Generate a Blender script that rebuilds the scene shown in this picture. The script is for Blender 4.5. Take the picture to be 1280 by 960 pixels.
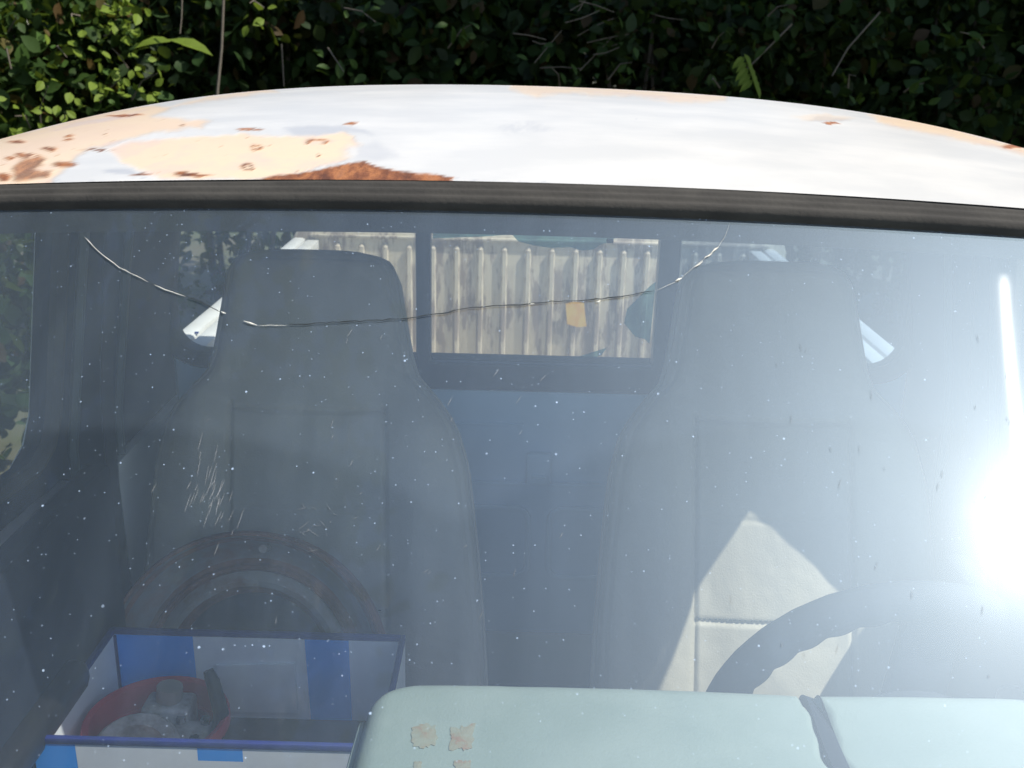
import bpy, bmesh, math, random
import numpy as np
from mathutils import Vector, Matrix
random.seed(7); rng = np.random.default_rng(7)
S = bpy.context.scene
for o in list(bpy.data.objects): bpy.data.objects.remove(o)
COL = S.collection
rad = math.radians

# ------------------------------------------------------------------ camera
FPX = 1300.0; CAM = np.array([-.04, 0.0, 1.56])
PITCH, YAW, ROLL = rad(18.0), rad(-0.25), rad(1.4)
fw = np.array([math.sin(YAW)*math.cos(PITCH), math.cos(YAW)*math.cos(PITCH), -math.sin(PITCH)])
r0 = np.array([math.cos(YAW), -math.sin(YAW), 0.0]); u0 = np.cross(r0, fw)
RT = math.cos(ROLL)*r0 + math.sin(ROLL)*u0
UP = -math.sin(ROLL)*r0 + math.cos(ROLL)*u0
cd = bpy.data.cameras.new('camera'); cam = bpy.data.objects.new('camera', cd); COL.objects.link(cam)
cd.sensor_width = 36; cd.lens = 36*FPX/1280; cd.clip_start = 0.02; cd.clip_end = 1000
cd.dof.use_dof = True; cd.dof.focus_distance = 1.05; cd.dof.aperture_fstop = 14
cam.matrix_world = Matrix(((RT[0], UP[0], -fw[0], CAM[0]), (RT[1], UP[1], -fw[1], CAM[1]), (RT[2], UP[2], -fw[2], CAM[2]), (0, 0, 0, 1)))
S.camera = cam

# ------------------------------------------------------------------ sun, sky, exposure
SUN = np.array([0.559, -0.193, 0.807]); SUN /= np.linalg.norm(SUN)      # towards the sun
w = bpy.data.worlds.new('World'); S.world = w; w.use_nodes = True
nt = w.node_tree; bg = nt.nodes['Background']
sk = nt.nodes.new('ShaderNodeTexSky'); sk.sky_type = 'NISHITA'; sk.sun_disc = False
sk.sun_elevation = math.asin(SUN[2]); sk.sun_rotation = math.atan2(SUN[0], SUN[1])
nt.links.new(sk.outputs[0], bg.inputs[0]); bg.inputs[1].default_value = 0.135
sl = bpy.data.lights.new('sun', 'SUN'); sl.energy = 4.3; sl.angle = rad(0.53); sl.color = (1, 0.94, 0.84)
so = bpy.data.objects.new('sun', sl); COL.objects.link(so)
so.rotation_euler = Vector(SUN).to_track_quat('Z', 'Y').to_euler()
S.view_settings.view_transform = 'Standard'; S.view_settings.look = 'None'
S.view_settings.exposure = 0.5; S.view_settings.gamma = 1
S.render.engine = 'CYCLES'
S.cycles.max_bounces = 8; S.cycles.transparent_max_bounces = 16
S.cycles.sample_clamp_indirect = 4.0
S.cycles.caustics_reflective = False; S.cycles.caustics_refractive = False

# ------------------------------------------------------------------ pixel helpers (1280x960 pixels of the photograph -> points in the place)
def ray(px, py): return fw*FPX + RT*(px-640) + UP*(480-py)
def atY(px, py, Y):
    d = ray(px, py); return CAM + d*(Y/d[1])
def atZ(px, py, z):
    d = ray(px, py); return CAM + d*((z-CAM[2])/d[2])
def atP(px, py, p0, n):
    d = ray(px, py); return CAM + d*(np.dot(p0-CAM, n)/np.dot(d, n))
def proj(P):
    v = np.asarray(P) - CAM; k = FPX/(v@fw); return 640+(v@RT)*k, 480-(v@UP)*k

# ------------------------------------------------------------------ materials
def nm(name):
    m = bpy.data.materials.new(name); m.use_nodes = True
    return m, m.node_tree.nodes, m.node_tree.links, m.node_tree.nodes['Principled BSDF']
def lk(t, a, b): t.new(a, b)
def ramp(N, stops):
    r = N.new('ShaderNodeValToRGB'); e = r.color_ramp.elements
    e[0].position, e[0].color = stops[0][0], (*stops[0][1], 1); e[1].position, e[1].color = stops[-1][0], (*stops[-1][1], 1)
    for p, c in stops[1:-1]:
        k = e.new(p); k.color = (*c, 1)
    return r
def noise(N, L, scale, detail=4, rough=.55, stretch=None, dist=0):
    tc = N.new('ShaderNodeTexCoord'); n = N.new('ShaderNodeTexNoise')
    n.inputs['Scale'].default_value = scale; n.inputs['Detail'].default_value = detail; n.inputs['Roughness'].default_value = rough
    n.inputs['Distortion'].default_value = dist
    if stretch:
        mp = N.new('ShaderNodeMapping'); mp.inputs['Scale'].default_value = stretch
        L.new(tc.outputs['Object'], mp.inputs[0]); L.new(mp.outputs[0], n.inputs['Vector'])
    else: L.new(tc.outputs['Object'], n.inputs['Vector'])
    return n
def bump(N, L, B, src, strength, dist=.002):
    b = N.new('ShaderNodeBump'); b.inputs['Strength'].default_value = strength; b.inputs['Distance'].default_value = dist
    L.new(src, b.inputs['Height']); L.new(b.outputs[0], B.inputs['Normal'])
def mixc(N, L, fac, a, b):
    m = N.new('ShaderNodeMix'); m.data_type = 'RGBA'
    for sock, v in ((m.inputs[0], fac), (m.inputs[6], a), (m.inputs[7], b)):
        if isinstance(v, (int, float)): sock.default_value = v
        elif isinstance(v, tuple): sock.default_value = (*v, 1)
        else: L.new(v, sock)
    return m.outputs[2]
def mat(name, c, rough=.5, var=.25, scale=8, metal=0, bmp=0, bscale=200, c2=None, spec=.5, stretch=None, lo=.4, hi=.62):
    m, N, L, B = nm(name)
    c2 = c2 or tuple(x*(1-var) for x in c)
    n = noise(N, L, scale, 5, .6, stretch)
    r = ramp(N, [(lo, c), (hi, c2)]); L.new(n.outputs['Fac'], r.inputs[0]); L.new(r.outputs[0], B.inputs['Base Color'])
    B.inputs['Roughness'].default_value = rough; B.inputs['Metallic'].default_value = metal
    B.inputs['Specular IOR Level'].default_value = spec
    if bmp:
        n2 = noise(N, L, bscale, 3, .6); bump(N, L, B, n2.outputs['Fac'], bmp)
    return m
M = {}
M['rubber'] = mat('rubber', (.044, .042, .039), .9, c2=(.058, .055, .05), scale=9, spec=.2, bmp=.3, bscale=260, stretch=(2, 3, 3))
M['black'] = mat('black_trim', (.012, .012, .014), .45, scale=20, bmp=.1)
M['frame'] = mat('dark_frame', (.012, .014, .020), .4, c2=(.03, .03, .036), scale=25)
M['vinyl'] = mat('pale_vinyl', (.42, .385, .315), .5, c2=(.36, .335, .28), scale=6, bmp=.35, bscale=420)
M['dash'] = mat('teal_dash_vinyl', (.255, .325, .307), .55, c2=(.22, .29, .272), scale=9, bmp=.22, bscale=380)
M['dashdark'] = mat('dash_body', (.06, .085, .085), .6)
M['blue'] = mat('cab_blue_paint', (.42, .64, .84), .45, c2=(.36, .56, .74), scale=5, bmp=.08, bscale=60)
M['navy'] = mat('dark_blue_trim', (.008, .013, .026), .7, spec=.25, c2=(.016, .02, .032), scale=6, bmp=.12, bscale=90)
M['liner'] = mat('headliner', (.02, .022, .026), .9, bmp=.2)
M['floor'] = mat('floor_mat', (.03, .03, .03), .9, bmp=.3)
M['body'] = mat('worn_white_paint', (.74, .75, .74), .4, c2=(.60, .59, .55), scale=3, bmp=.05, bscale=30)
M['chrome'] = mat('chrome', (.6, .6, .6), .15, metal=1)
M['lens'] = mat('headlight_glass', (.7, .72, .74), .08, spec=.8)
M['tyre'] = mat('tyre_rubber', (.02, .02, .02), .8, bmp=.3)
M['rust'] = mat('rust', (.28, .12, .07), .85, c2=(.15, .065, .04), scale=30, bmp=.5, bscale=160)
M['steel'] = mat('painted_steel', (.22, .21, .20), .5, c2=(.24, .13, .08), scale=16, bmp=.2, lo=.52, hi=.70)
M['steel2'] = mat('worn_grey_steel', (.36, .335, .29), .5, c2=(.28, .16, .10), scale=13, bmp=.2, lo=.5, hi=.66)
M['board'] = mat('white_card', (.78, .83, .88), .75, c2=(.70, .75, .81), scale=12)
M['print'] = mat('blue_print', (.008, .32, .98), .5, c2=(.01, .29, .92), scale=10)
M['edge'] = mat('dark_blue_edge', (.010, .022, .20), .6, c2=(.015, .03, .16), scale=30)
M['kraft'] = mat('brown_card', (.12, .085, .055), .9, c2=(.07, .05, .035), scale=14, bmp=.3)
M['red'] = mat('red_plastic', (.50, .06, .08), .42, c2=(.38, .04, .055), scale=18, bmp=.1)
M['alu'] = mat('cast_aluminium', (.62, .64, .64), .5, c2=(.28, .26, .24), scale=24, metal=.15, bmp=.5, bscale=120)
M['bark'] = mat('bark', (.10, .085, .065), .9, c2=(.05, .042, .032), scale=14, bmp=.6, bscale=60, stretch=(3, 3, .6))
M['twig'] = mat('pale_twig', (.15, .13, .10), .85, c2=(.12, .10, .08), scale=30)
M['ground'] = mat('bare_ground', (.11, .095, .07), .95, c2=(.07, .085, .04), scale=1.3, bmp=.7, bscale=25)
M['yellow'] = mat('yellow_sticker', (.80, .56, .10), .6, c2=(.80, .46, .07), scale=40)
def translucent(k, f=.55):
    N = M[k].node_tree.nodes; L = M[k].node_tree.links; B = N['Principled BSDF']; t = N.new('ShaderNodeBsdfTranslucent'); m = N.new('ShaderNodeMixShader'); m.inputs[0].default_value = f
    src = B.inputs['Base Color'].links[0].from_socket; L.new(src, t.inputs[0]); L.new(B.outputs[0], m.inputs[1]); L.new(t.outputs[0], m.inputs[2]); L.new(m.outputs[0], N['Material Output'].inputs[0])
translucent('yellow', .2)
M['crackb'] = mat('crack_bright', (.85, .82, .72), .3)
M['scratch'] = mat('scratched_glass', (.26, .27, .28), .6)
M['crackd'] = mat('crack_dark', (.03, .035, .035), .4)
M['wheelgrip'] = mat('steering_wheel_plastic', (.018, .026, .038), .75, spec=.2, c2=(.025, .033, .045), bmp=.15)

def leafmat(name, c, c2):
    m, N, L, B = nm(name)
    g = N.new('ShaderNodeNewGeometry'); r = ramp(N, [(0, c), (.6, c2), (.90, tuple(min(1, x*1.6) for x in c2)), (.94, (c2[1]*1.1, c2[1]*.75, c2[2])), (1, (c2[1]*.9, c2[1]*.55, c2[2]))])
    L.new(g.outputs['Random Per Island'], r.inputs[0]); L.new(r.outputs[0], B.inputs['Base Color'])
    B.inputs['Roughness'].default_value = .6; B.inputs['Specular IOR Level'].default_value = .25
    tr = N.new('ShaderNodeBsdfTranslucent'); L.new(mixc(N, L, .5, r.outputs[0], (.16, .22, .02)), tr.inputs[0])
    mx = N.new('ShaderNodeMixShader'); mx.inputs[0].default_value = .35
    out = N['Material Output']; L.new(B.outputs[0], mx.inputs[1]); L.new(tr.outputs[0], mx.inputs[2]); L.new(mx.outputs[0], out.inputs[0])
    return m
M['leaf'] = leafmat('bush_leaf', (.018, .04, .009), (.042, .085, .018))
M['leaf2'] = leafmat('dark_leaf', (.008, .018, .006), (.021, .046, .012))
M['leaf3'] = leafmat('fresh_leaf', (.09, .15, .016), (.16, .23, .03))
M['treeleaf'] = leafmat('tree_leaf', (.06, .08, .014), (.12, .13, .025))

# ---- glass
def glass(name, tint, gloss_rough=.02, haze=.0, haze_rough=.45, dust=.0, dustcol=(.8, .8, .78), specks=False, streak=False):
    m, N, L, B = nm(name); N.remove(B); out = N['Material Output']
    tr = N.new('ShaderNodeBsdfTransparent'); tr.inputs[0].default_value = (*tint, 1)
    gl = N.new('ShaderNodeBsdfAnisotropic'); gl.inputs['Roughness'].default_value = gloss_rough; gl.inputs[0].default_value = (1, 1, 1, 1)
    fr = N.new('ShaderNodeFresnel'); gg = N.new('ShaderNodeNewGeometry'); mr = N.new('ShaderNodeMapRange'); mr.inputs[3].default_value = 1.5; mr.inputs[4].default_value = 1/1.5; L.new(gg.outputs['Backfacing'], mr.inputs[0]); L.new(mr.outputs[0], fr.inputs[0])
    m1 = N.new('ShaderNodeMixShader'); L.new(fr.outputs[0], m1.inputs[0]); L.new(tr.outputs[0], m1.inputs[1]); L.new(gl.outputs[0], m1.inputs[2])
    cur = m1.outputs[0]
    if streak:
        nr = noise(N, L, 30, 5, .7, (1, .35, .35)); rr_ = N.new('ShaderNodeMapRange'); L.new(nr.outputs['Fac'], rr_.inputs[0]); rr_.inputs[1].default_value = .3; rr_.inputs[2].default_value = .7
        rr_.inputs[3].default_value = .012; rr_.inputs[4].default_value = .052; L.new(rr_.outputs[0], gl.inputs['Roughness'])
        g5 = N.new('ShaderNodeBsdfAnisotropic'); g5.inputs['Roughness'].default_value = .20; g5.inputs[0].default_value = (.86, .94, 1, 1)
        m5 = N.new('ShaderNodeMixShader'); m5.inputs[0].default_value = .0035; L.new(cur, m5.inputs[1]); L.new(g5.outputs[0], m5.inputs[2]); cur = m5.outputs[0]
    if haze:
        g2 = N.new('ShaderNodeBsdfAnisotropic'); g2.inputs['Roughness'].default_value = haze_rough; g2.inputs[0].default_value = (.63, .82, 1, 1)
        m2 = N.new('ShaderNodeMixShader'); m2.inputs[0].default_value = haze
        L.new(cur, m2.inputs[1]); L.new(g2.outputs[0], m2.inputs[2]); cur = m2.outputs[0]
    if streak:      # fine wiper scratches stretch the sun's glint
        tg = N.new('ShaderNodeTangent'); tg.direction_type = 'UV_MAP'; tg.uv_map = 'wipe'
        g3 = N.new('ShaderNodeBsdfAnisotropic'); g3.inputs['Roughness'].default_value = .12; g3.inputs['Anisotropy'].default_value = .88; g3.inputs['Rotation'].default_value = .008; g3.inputs[0].default_value = (.95, .98, 1, 1)
        L.new(tg.outputs[0], g3.inputs['Tangent']); m4 = N.new('ShaderNodeMixShader'); uvn = N.new('ShaderNodeUVMap'); uvn.uv_map = 'wipe'; sx_ = N.new('ShaderNodeSeparateXYZ'); L.new(uvn.outputs[0], sx_.inputs[0]); wm = N.new('ShaderNodeMapRange'); L.new(sx_.outputs[1], wm.inputs[0]); wm.inputs[1].default_value = .945; wm.inputs[2].default_value = .925; wm.inputs[3].default_value = 0; wm.inputs[4].default_value = .0022; L.new(wm.outputs[0], m4.inputs[0])
        L.new(cur, m4.inputs[1]); L.new(g3.outputs[0], m4.inputs[2]); cur = m4.outputs[0]
    if dust:
        df = N.new('ShaderNodeBsdfDiffuse'); df.inputs[0].default_value = (*dustcol, 1)
        n = noise(N, L, 7, 6, .65); r = ramp(N, [(.3, (dust*.75,)*3), (.7, (dust*1.2,)*3)]); L.new(n.outputs['Fac'], r.inputs[0])
        fac = r.outputs[0]
        if specks:      # rain runs and wiped film
            n8 = noise(N, L, 16, 5, .7, (1.6, .22, .22)); r8 = ramp(N, [(.40, (0, 0, 0)), (.72, (dust*.9,)*3)]); L.new(n8.outputs['Fac'], r8.inputs[0])
            ad = N.new('ShaderNodeMath'); ad.operation = 'ADD'; L.new(fac, ad.inputs[0]); L.new(r8.outputs[0], ad.inputs[1]); fac = ad.outputs[0]
            tcw = N.new('ShaderNodeTexCoord'); prev = None          # the two wipers leave cleaner fans
            for px_, r_w in ((-.34, .50), (.22, .52)):
                dn = N.new('ShaderNodeVectorMath'); dn.operation = 'DISTANCE'; dn.inputs[1].default_value = (px_, -.86, .95); L.new(tcw.outputs['Object'], dn.inputs[0])
                mw = N.new('ShaderNodeMapRange'); L.new(dn.outputs['Value'], mw.inputs[0]); mw.inputs[1].default_value = r_w; mw.inputs[2].default_value = r_w+.012; mw.inputs[3].default_value = .0; mw.inputs[4].default_value = dust*.9
                if prev is None: prev = mw.outputs[0]
                else:
                    mi = N.new('ShaderNodeMath'); mi.operation = 'MINIMUM'; L.new(prev, mi.inputs[0]); L.new(mw.outputs[0], mi.inputs[1])
                    aw = N.new('ShaderNodeMath'); aw.operation = 'ADD'; L.new(fac, aw.inputs[0]); L.new(mi.outputs[0], aw.inputs[1]); fac = aw.outputs[0]
        if specks:
            for sc, th, rr in ((120, .74, .095), (260, .62, .120), (48, .94, .050)):
                tc = N.new('ShaderNodeTexCoord'); v = N.new('ShaderNodeTexVoronoi'); v.inputs['Scale'].default_value = sc
                L.new(tc.outputs['Object'], v.inputs['Vector'])
                sp = N.new('ShaderNodeSeparateColor'); L.new(v.outputs['Color'], sp.inputs[0])
                rm = N.new('ShaderNodeMapRange'); L.new(sp.outputs[1], rm.inputs[0]); rm.inputs[3].default_value = rr*.45; rm.inputs[4].default_value = rr*1.15
                a = N.new('ShaderNodeMath'); a.operation = 'LESS_THAN'; L.new(rm.outputs[0], a.inputs[1]); L.new(v.outputs['Distance'], a.inputs[0])
                b = N.new('ShaderNodeMath'); b.operation = 'GREATER_THAN'; b.inputs[1].default_value = th; L.new(sp.outputs[0], b.inputs[0])
                c = N.new('ShaderNodeMath'); c.operation = 'MULTIPLY'; L.new(a.outputs[0], c.inputs[0]); L.new(b.outputs[0], c.inputs[1])
                k = N.new('ShaderNodeMath'); k.operation = 'MULTIPLY'; L.new(sp.outputs[2], k.inputs[1]); L.new(c.outputs[0], k.inputs[0]); k2 = N.new('ShaderNodeMath'); k2.operation = 'MULTIPLY'; k2.inputs[1].default_value = .55; L.new(k.outputs[0], k2.inputs[0]); k = k2
                s = N.new('ShaderNodeMath'); s.operation = 'MAXIMUM'; L.new(fac, s.inputs[0]); L.new(k.outputs[0], s.inputs[1]); fac = s.outputs[0]
        m3 = N.new('ShaderNodeMixShader'); L.new(fac, m3.inputs[0]); L.new(cur, m3.inputs[1]); L.new(df.outputs[0], m3.inputs[2]); cur = m3.outputs[0]
    L.new(cur, out.inputs[0])
    return m
M['windshield'] = glass('dusty_windshield_glass', (.89, .91, .90), .055, .076, .50, .020, (.58, .74, .94), True, True)
M['sideglass'] = glass('side_glass', (.85, .90, .88), .02, 0, .4, .03)
M['rearglass'] = glass('rear_glass', (.86, .90, .90), .02, 0, .4, .05)
M['dirty'] = glass('shade_tinted_rear_glass', (.34, .44, .54), .05, 0, .4, .10, (.22, .32, .44))  # dark blue tint and film paint in the shade behind the right pane
M['film'] = glass('torn_tint_film', (.50, .70, .74), .1, 0, .4, .20, (.26, .46, .50))

# roof paint with its wear (attribute 'wear': r primer, g rust, b grey)
def roofmat():
    m, N, L, B = nm('worn_roof_paint')
    at = N.new('ShaderNodeAttribute'); at.attribute_name = 'wear'; sp = N.new('ShaderNodeSeparateColor'); L.new(at.outputs['Color'], sp.inputs[0])
    n = noise(N, L, 6, 6, .6, (1, 2.5, 1)); base = ramp(N, [(.35, (.61, .60, .575)), (.6, (.52, .52, .51))]); L.new(n.outputs['Fac'], base.inputs[0])
    n3 = noise(N, L, 55, 5, .6, (1, .30, 1)); rc = ramp(N, [(.33, (.09, .03, .016)), (.46, (.18, .062, .026)), (.57, (.31, .12, .045)), (.7, (.24, .10, .05))]); L.new(n3.outputs['Fac'], rc.inputs[0])
    n4 = noise(N, L, 10, 5, .6); pr = ramp(N, [(.35, (.66, .50, .36)), (.5, (.68, .53, .37)), (.6, (.62, .48, .38)), (.72, (.58, .48, .42))]); L.new(n4.outputs['Fac'], pr.inputs[0])
    c = mixc(N, L, sp.outputs[2], base.outputs[0], (.40, .41, .43))
    c = mixc(N, L, sp.outputs[0], c, pr.outputs[0])
    c = mixc(N, L, sp.outputs[1], c, rc.outputs[0])
    L.new(c, B.inputs['Base Color'])
    rr = N.new('ShaderNodeMapRange'); L.new(sp.outputs[1], rr.inputs[0]); rr.inputs[3].default_value = .33; rr.inputs[4].default_value = .85; L.new(rr.outputs[0], B.inputs['Roughness'])
    n5 = noise(N, L, 160, 3, .6); mu = N.new('ShaderNodeMath'); mu.operation = 'MULTIPLY'; L.new(n5.outputs['Fac'], mu.inputs[0]); L.new(sp.outputs[1], mu.inputs[1])
    h1 = N.new('ShaderNodeMath'); h1.operation = 'MULTIPLY_ADD'; L.new(sp.outputs[0], h1.inputs[0]); h1.inputs[1].default_value = -.5; L.new(mu.outputs[0], h1.inputs[2]); mu = h1
    bump(N, L, B, mu.outputs[0], .5, .003)
    return m
M['roof'] = roofmat()
def tailmat():
    m, N, L, B = nm('peeling_white_bed_paint')
    n = noise(N, L, 26, 6, .7, (1, 1, .22)); n2 = noise(N, L, 5, 3, .5)
    ad = N.new('ShaderNodeMath'); ad.operation = 'MULTIPLY_ADD'; L.new(n2.outputs['Fac'], ad.inputs[0]); ad.inputs[1].default_value = .45; L.new(n.outputs['Fac'], ad.inputs[2])
    r = ramp(N, [(.66, (.60, .535, .40)), (.73, (.50, .44, .335)), (.76, (.34, .28, .215)), (.9, (.25, .205, .16))]); L.new(ad.outputs[0], r.inputs[0])
    L.new(r.outputs[0], B.inputs['Base Color']); B.inputs['Roughness'].default_value = .55
    bump(N, L, B, ad.outputs[0], .3, .002)
    return m
M['tail'] = tailmat()
def dashmat():
    m = M['dash']; N = m.node_tree.nodes; L = m.node_tree.links; B = N['Principled BSDF']
    return m

# ------------------------------------------------------------------ objects
ROOT = {}
def thing(name, label, cat, loc, group=None):
    o = bpy.data.objects.new(name, None); COL.objects.link(o); o.location = loc
    o['label'] = label; o['category'] = cat
    if group: o['group'] = group
    ROOT[o] = np.array(loc, float); return o
def tag(o, label, cat, group=None):
    o['label'] = label; o['category'] = cat
    if group: o['group'] = group
    return o
class MB:
    def __init__(s): s.v = []; s.f = []; s.m = []
    def add(s, vs, fs, mi=0):
        k = len(s.v); s.v += [tuple(map(float, p)) for p in vs]
        for f in fs: s.f.append(tuple(i+k for i in f)); s.m.append(mi)
        return s
    def box(s, a, b, mi=0, R=None, c=None):
        x0, y0, z0 = a; x1, y1, z1 = b
        vs = [(x0,y0,z0),(x1,y0,z0),(x1,y1,z0),(x0,y1,z0),(x0,y0,z1),(x1,y0,z1),(x1,y1,z1),(x0,y1,z1)]
        if R is not None:
            c = np.array(c); vs = [c + R@(np.array(p)-c) for p in vs]
        return s.add(vs, [(0,3,2,1),(4,5,6,7),(0,1,5,4),(1,2,6,5),(2,3,7,6),(3,0,4,7)], mi)
    def tube(s, pts, r, n=8, mi=0, cap=True, closed=False):
        pts = [np.array(p, float) for p in pts]; rs = r if hasattr(r, '__len__') else [r]*len(pts)
        k = len(s.v); up = None; m = len(pts)
        for i, p in enumerate(pts):
            if closed: t = pts[(i+1) % m]-pts[i-1]
            else: t = pts[min(i+1, m-1)]-pts[max(i-1, 0)]
            t = t/(np.linalg.norm(t)+1e-9)
            if up is None: up = np.array([0,0,1.]) if abs(t[2]) < .9 else np.array([1.,0,0])
            a = np.cross(up, t); a /= np.linalg.norm(a)+1e-9; b = np.cross(t, a); up = b
            for j in range(n):
                q = 2*math.pi*j/n; s.v.append(tuple(p+rs[i]*(math.cos(q)*a+math.sin(q)*b)))
        for i in range(m if closed else m-1):
            i2 = (i+1) % m
            for j in range(n):
                s.f.append((k+i*n+j, k+i*n+(j+1) % n, k+i2*n+(j+1) % n, k+i2*n+j)); s.m.append(mi)
        if cap and not closed:
            s.f.append(tuple(k+j for j in range(n))[::-1]); s.m.append(mi)
            s.f.append(tuple(k+(m-1)*n+j for j in range(n))); s.m.append(mi)
        return s
    def lathe(s, prof, c, ax, n=48, mis=None, mi=0):
        ax = np.array(ax, float); ax /= np.linalg.norm(ax); c = np.array(c, float)
        t = np.array([0,0,1.]) if abs(ax[2]) < .9 else np.array([1.,0,0])
        a = np.cross(t, ax); a /= np.linalg.norm(a); b = np.cross(ax, a); k = len(s.v); m = len(prof)
        for (r, h) in prof:
            for j in range(n):
                q = 2*math.pi*j/n; s.v.append(tuple(c+ax*h+r*(math.cos(q)*a+math.sin(q)*b)))
        for i in range(m-1):
            for j in range(n):
                s.f.append((k+i*n+j, k+i*n+(j+1) % n, k+(i+1)*n+(j+1) % n, k+(i+1)*n+j)); s.m.append(mis[i] if mis else mi)
        return s
    def grid(s, P, mi=0, flip=False):
        a, b = P.shape[:2]; k = len(s.v); s.v += [tuple(p) for p in P.reshape(-1, 3)]
        for i in range(a-1):
            for j in range(b-1):
                q = (k+i*b+j, k+(i+1)*b+j, k+(i+1)*b+j+1, k+i*b+j+1); s.f.append(q[::-1] if flip else q); s.m.append(mi)
        return s
    def prism(s, poly, d, mi=0):
        poly = [np.array(p, float) for p in poly]; d = np.array(d, float); n = len(poly)
        return s.add(poly+[p+d for p in poly], [tuple(range(n))[::-1], tuple(range(n, 2*n))]+[(i, (i+1) % n, n+(i+1) % n, n+i) for i in range(n)], mi)
    def ring(s, outer, inner, d, mi=0):
        n = len(outer); d = np.array(d, float); O = [np.array(p, float) for p in outer]; I = [np.array(p, float) for p in inner]
        vs = O+I+[p+d for p in O]+[p+d for p in I]; fs = []
        for i in range(n):
            j = (i+1) % n
            fs += [(i, j, n+j, n+i), (2*n+i, 3*n+i, 3*n+j, 2*n+j), (i, 2*n+i, 2*n+j, j), (n+i, n+j, 3*n+j, 3*n+i)]
        return s.add(vs, fs, mi)
    def build(s, name, mats, parent=None, smooth=False, bev=0, seg=2, angle=40, label=None, own=False):
        off = np.zeros(3); p = parent
        while p is not None:
            if p in ROOT: off = ROOT[p]; break
            p = p.parent
        me = bpy.data.meshes.new(name)
        V = np.array(s.v); 
        if own: own_loc = V.mean(0); V = V-own_loc
        else: V = V-off
        me.from_pydata(V.tolist(), [], s.f)
        mats = mats if isinstance(mats, (list, tuple)) else [mats]
        for m in mats: me.materials.append(m)
        if len(mats) > 1: me.polygons.foreach_set('material_index', s.m)
        bm = bmesh.new(); bm.from_mesh(me); bmesh.ops.recalc_face_normals(bm, faces=bm.faces)
        if bev:
            es = [e for e in bm.edges if len(e.link_faces) == 2 and e.calc_face_angle(0) > rad(25)]
            bmesh.ops.bevel(bm, geom=es, offset=bev, segments=seg, affect='EDGES', profile=.5)
        bm.to_mesh(me); bm.free()
        if smooth or bev:
            me.polygons.foreach_set('use_smooth', [True]*len(me.polygons))
            try: me.set_sharp_from_angle(angle=rad(angle))
            except Exception: pass
        o = bpy.data.objects.new(name, me); COL.objects.link(o)
        if parent is not None: o.parent = parent
        if own: o.location = own_loc-off
        if label: o['label'] = label
        return o
def copyo(o, parent, dloc):
    c = o.copy(); COL.objects.link(c); c.parent = parent; c.location = Vector(o.location)+Vector(dloc); return c
def interp(x, xs, ys): return np.interp(x, xs, ys)
def smooth_poly(pts, it=2):
    P = [np.array(p, float) for p in pts]
    for _ in range(it):
        Q = []
        for i in range(len(P)):
            a, b = P[i], P[(i+1) % len(P)]; Q += [a*.75+b*.25, a*.25+b*.75]
        P = Q
    return P
def vnoise(x, y, seed=0):
    xi = np.floor(x).astype(np.int64); yi = np.floor(y).astype(np.int64); fx = x-xi; fy = y-yi
    fx = fx*fx*(3-2*fx); fy = fy*fy*(3-2*fy)
    def h(a, b):
        n = (a*374761393+b*668265263+seed*974711) & 0x7fffffff; n = ((n ^ (n >> 13))*1274126177) & 0x7fffffff
        return ((n ^ (n >> 16)) & 0xffff)/65535.0
    return (h(xi, yi)*(1-fx)+h(xi+1, yi)*fx)*(1-fy)+(h(xi, yi+1)*(1-fx)+h(xi+1, yi+1)*fx)*fy
def fbm(x, y, o=4, seed=0):
    r = 0; a = .5
    for i in range(o): r = r+a*(vnoise(x*2**i, y*2**i, seed+i)-.5)*2; a *= .5
    return r

# ================================================================== ground
mb = MB(); mb.add([(-300,-300,0),(300,-300,0),(300,300,0),(-300,300,0)], [(0,1,2,3)])
g = mb.build('ground', M['ground']); g['kind'] = 'structure'

# ================================================================== pickup truck
truck = thing('pickup_truck', 'old white pickup truck with peeling rusty roof and cracked dusty windshield', 'pickup truck', (0, 1.2, 0))

# ---- roof fitted to the header line and the crest line
CY = .10                       # windshield bow
def Yf(x): return .89+CY*x*x
bx = np.array([0, 160, 320, 480, 640, 800, 960, 1120, 1280]); by = np.array([230, 226, 223, 224, 228, 233, 240, 249, 259])
def edge_fit(bx, by, Yfun, deg):
    X = []; Z = []
    for a, b in zip(bx, by):
        x = 0
        for _ in range(8): p = atY(a, b, Yfun(x)); x = p[0]
        X.append(p[0]); Z.append(p[2])
    A = np.stack([np.array(X)**k for k in deg], 1); c = np.linalg.lstsq(A, np.array(Z), rcond=None)[0]
    return lambda x: sum(ck*x**k for ck, k in zip(c, deg))
zf = edge_fit(bx, by, Yf, (0, 1, 2))
YC = 1.36
cx = np.array([0, 60, 100, 200, 330, 500, 640, 800, 960, 1060, 1160, 1280]); cy = np.array([183, 164, 152, 126, 112, 107, 107, 113, 124, 137, 158, 187])
zc = edge_fit(cx, cy, lambda x: YC, (0, 1, 2, 4))
nx, ns = 620, 150
X = np.linspace(-.655, .655, nx); Sv = np.linspace(0, 1, ns)**1.15
P = np.zeros((ns, nx, 3))
for j, x in enumerate(X):
    y0 = Yf(x); Y = y0+(1.80-y0)*Sv; t = np.clip((Y-y0)/(YC-y0), 0, 1)
    x = x*(1+.15*np.clip((1.26-Y)/.42, 0, 1)); a, b = zf(x), zc(x)
    z = a+(b-a)*(1-(1-t)**2.1); d = np.maximum(Y-YC, 0); z = z-.035*d-.20*d*d
    P[:, j, 0] = x; P[:, j, 1] = Y; P[:, j, 2] = z
def drop(P):  # fold the sheet edge down at the sides
    return P
mbr = MB(); mbr.grid(P)
roof = mbr.build('roof', M['roof'], truck, smooth=True, angle=180)
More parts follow.
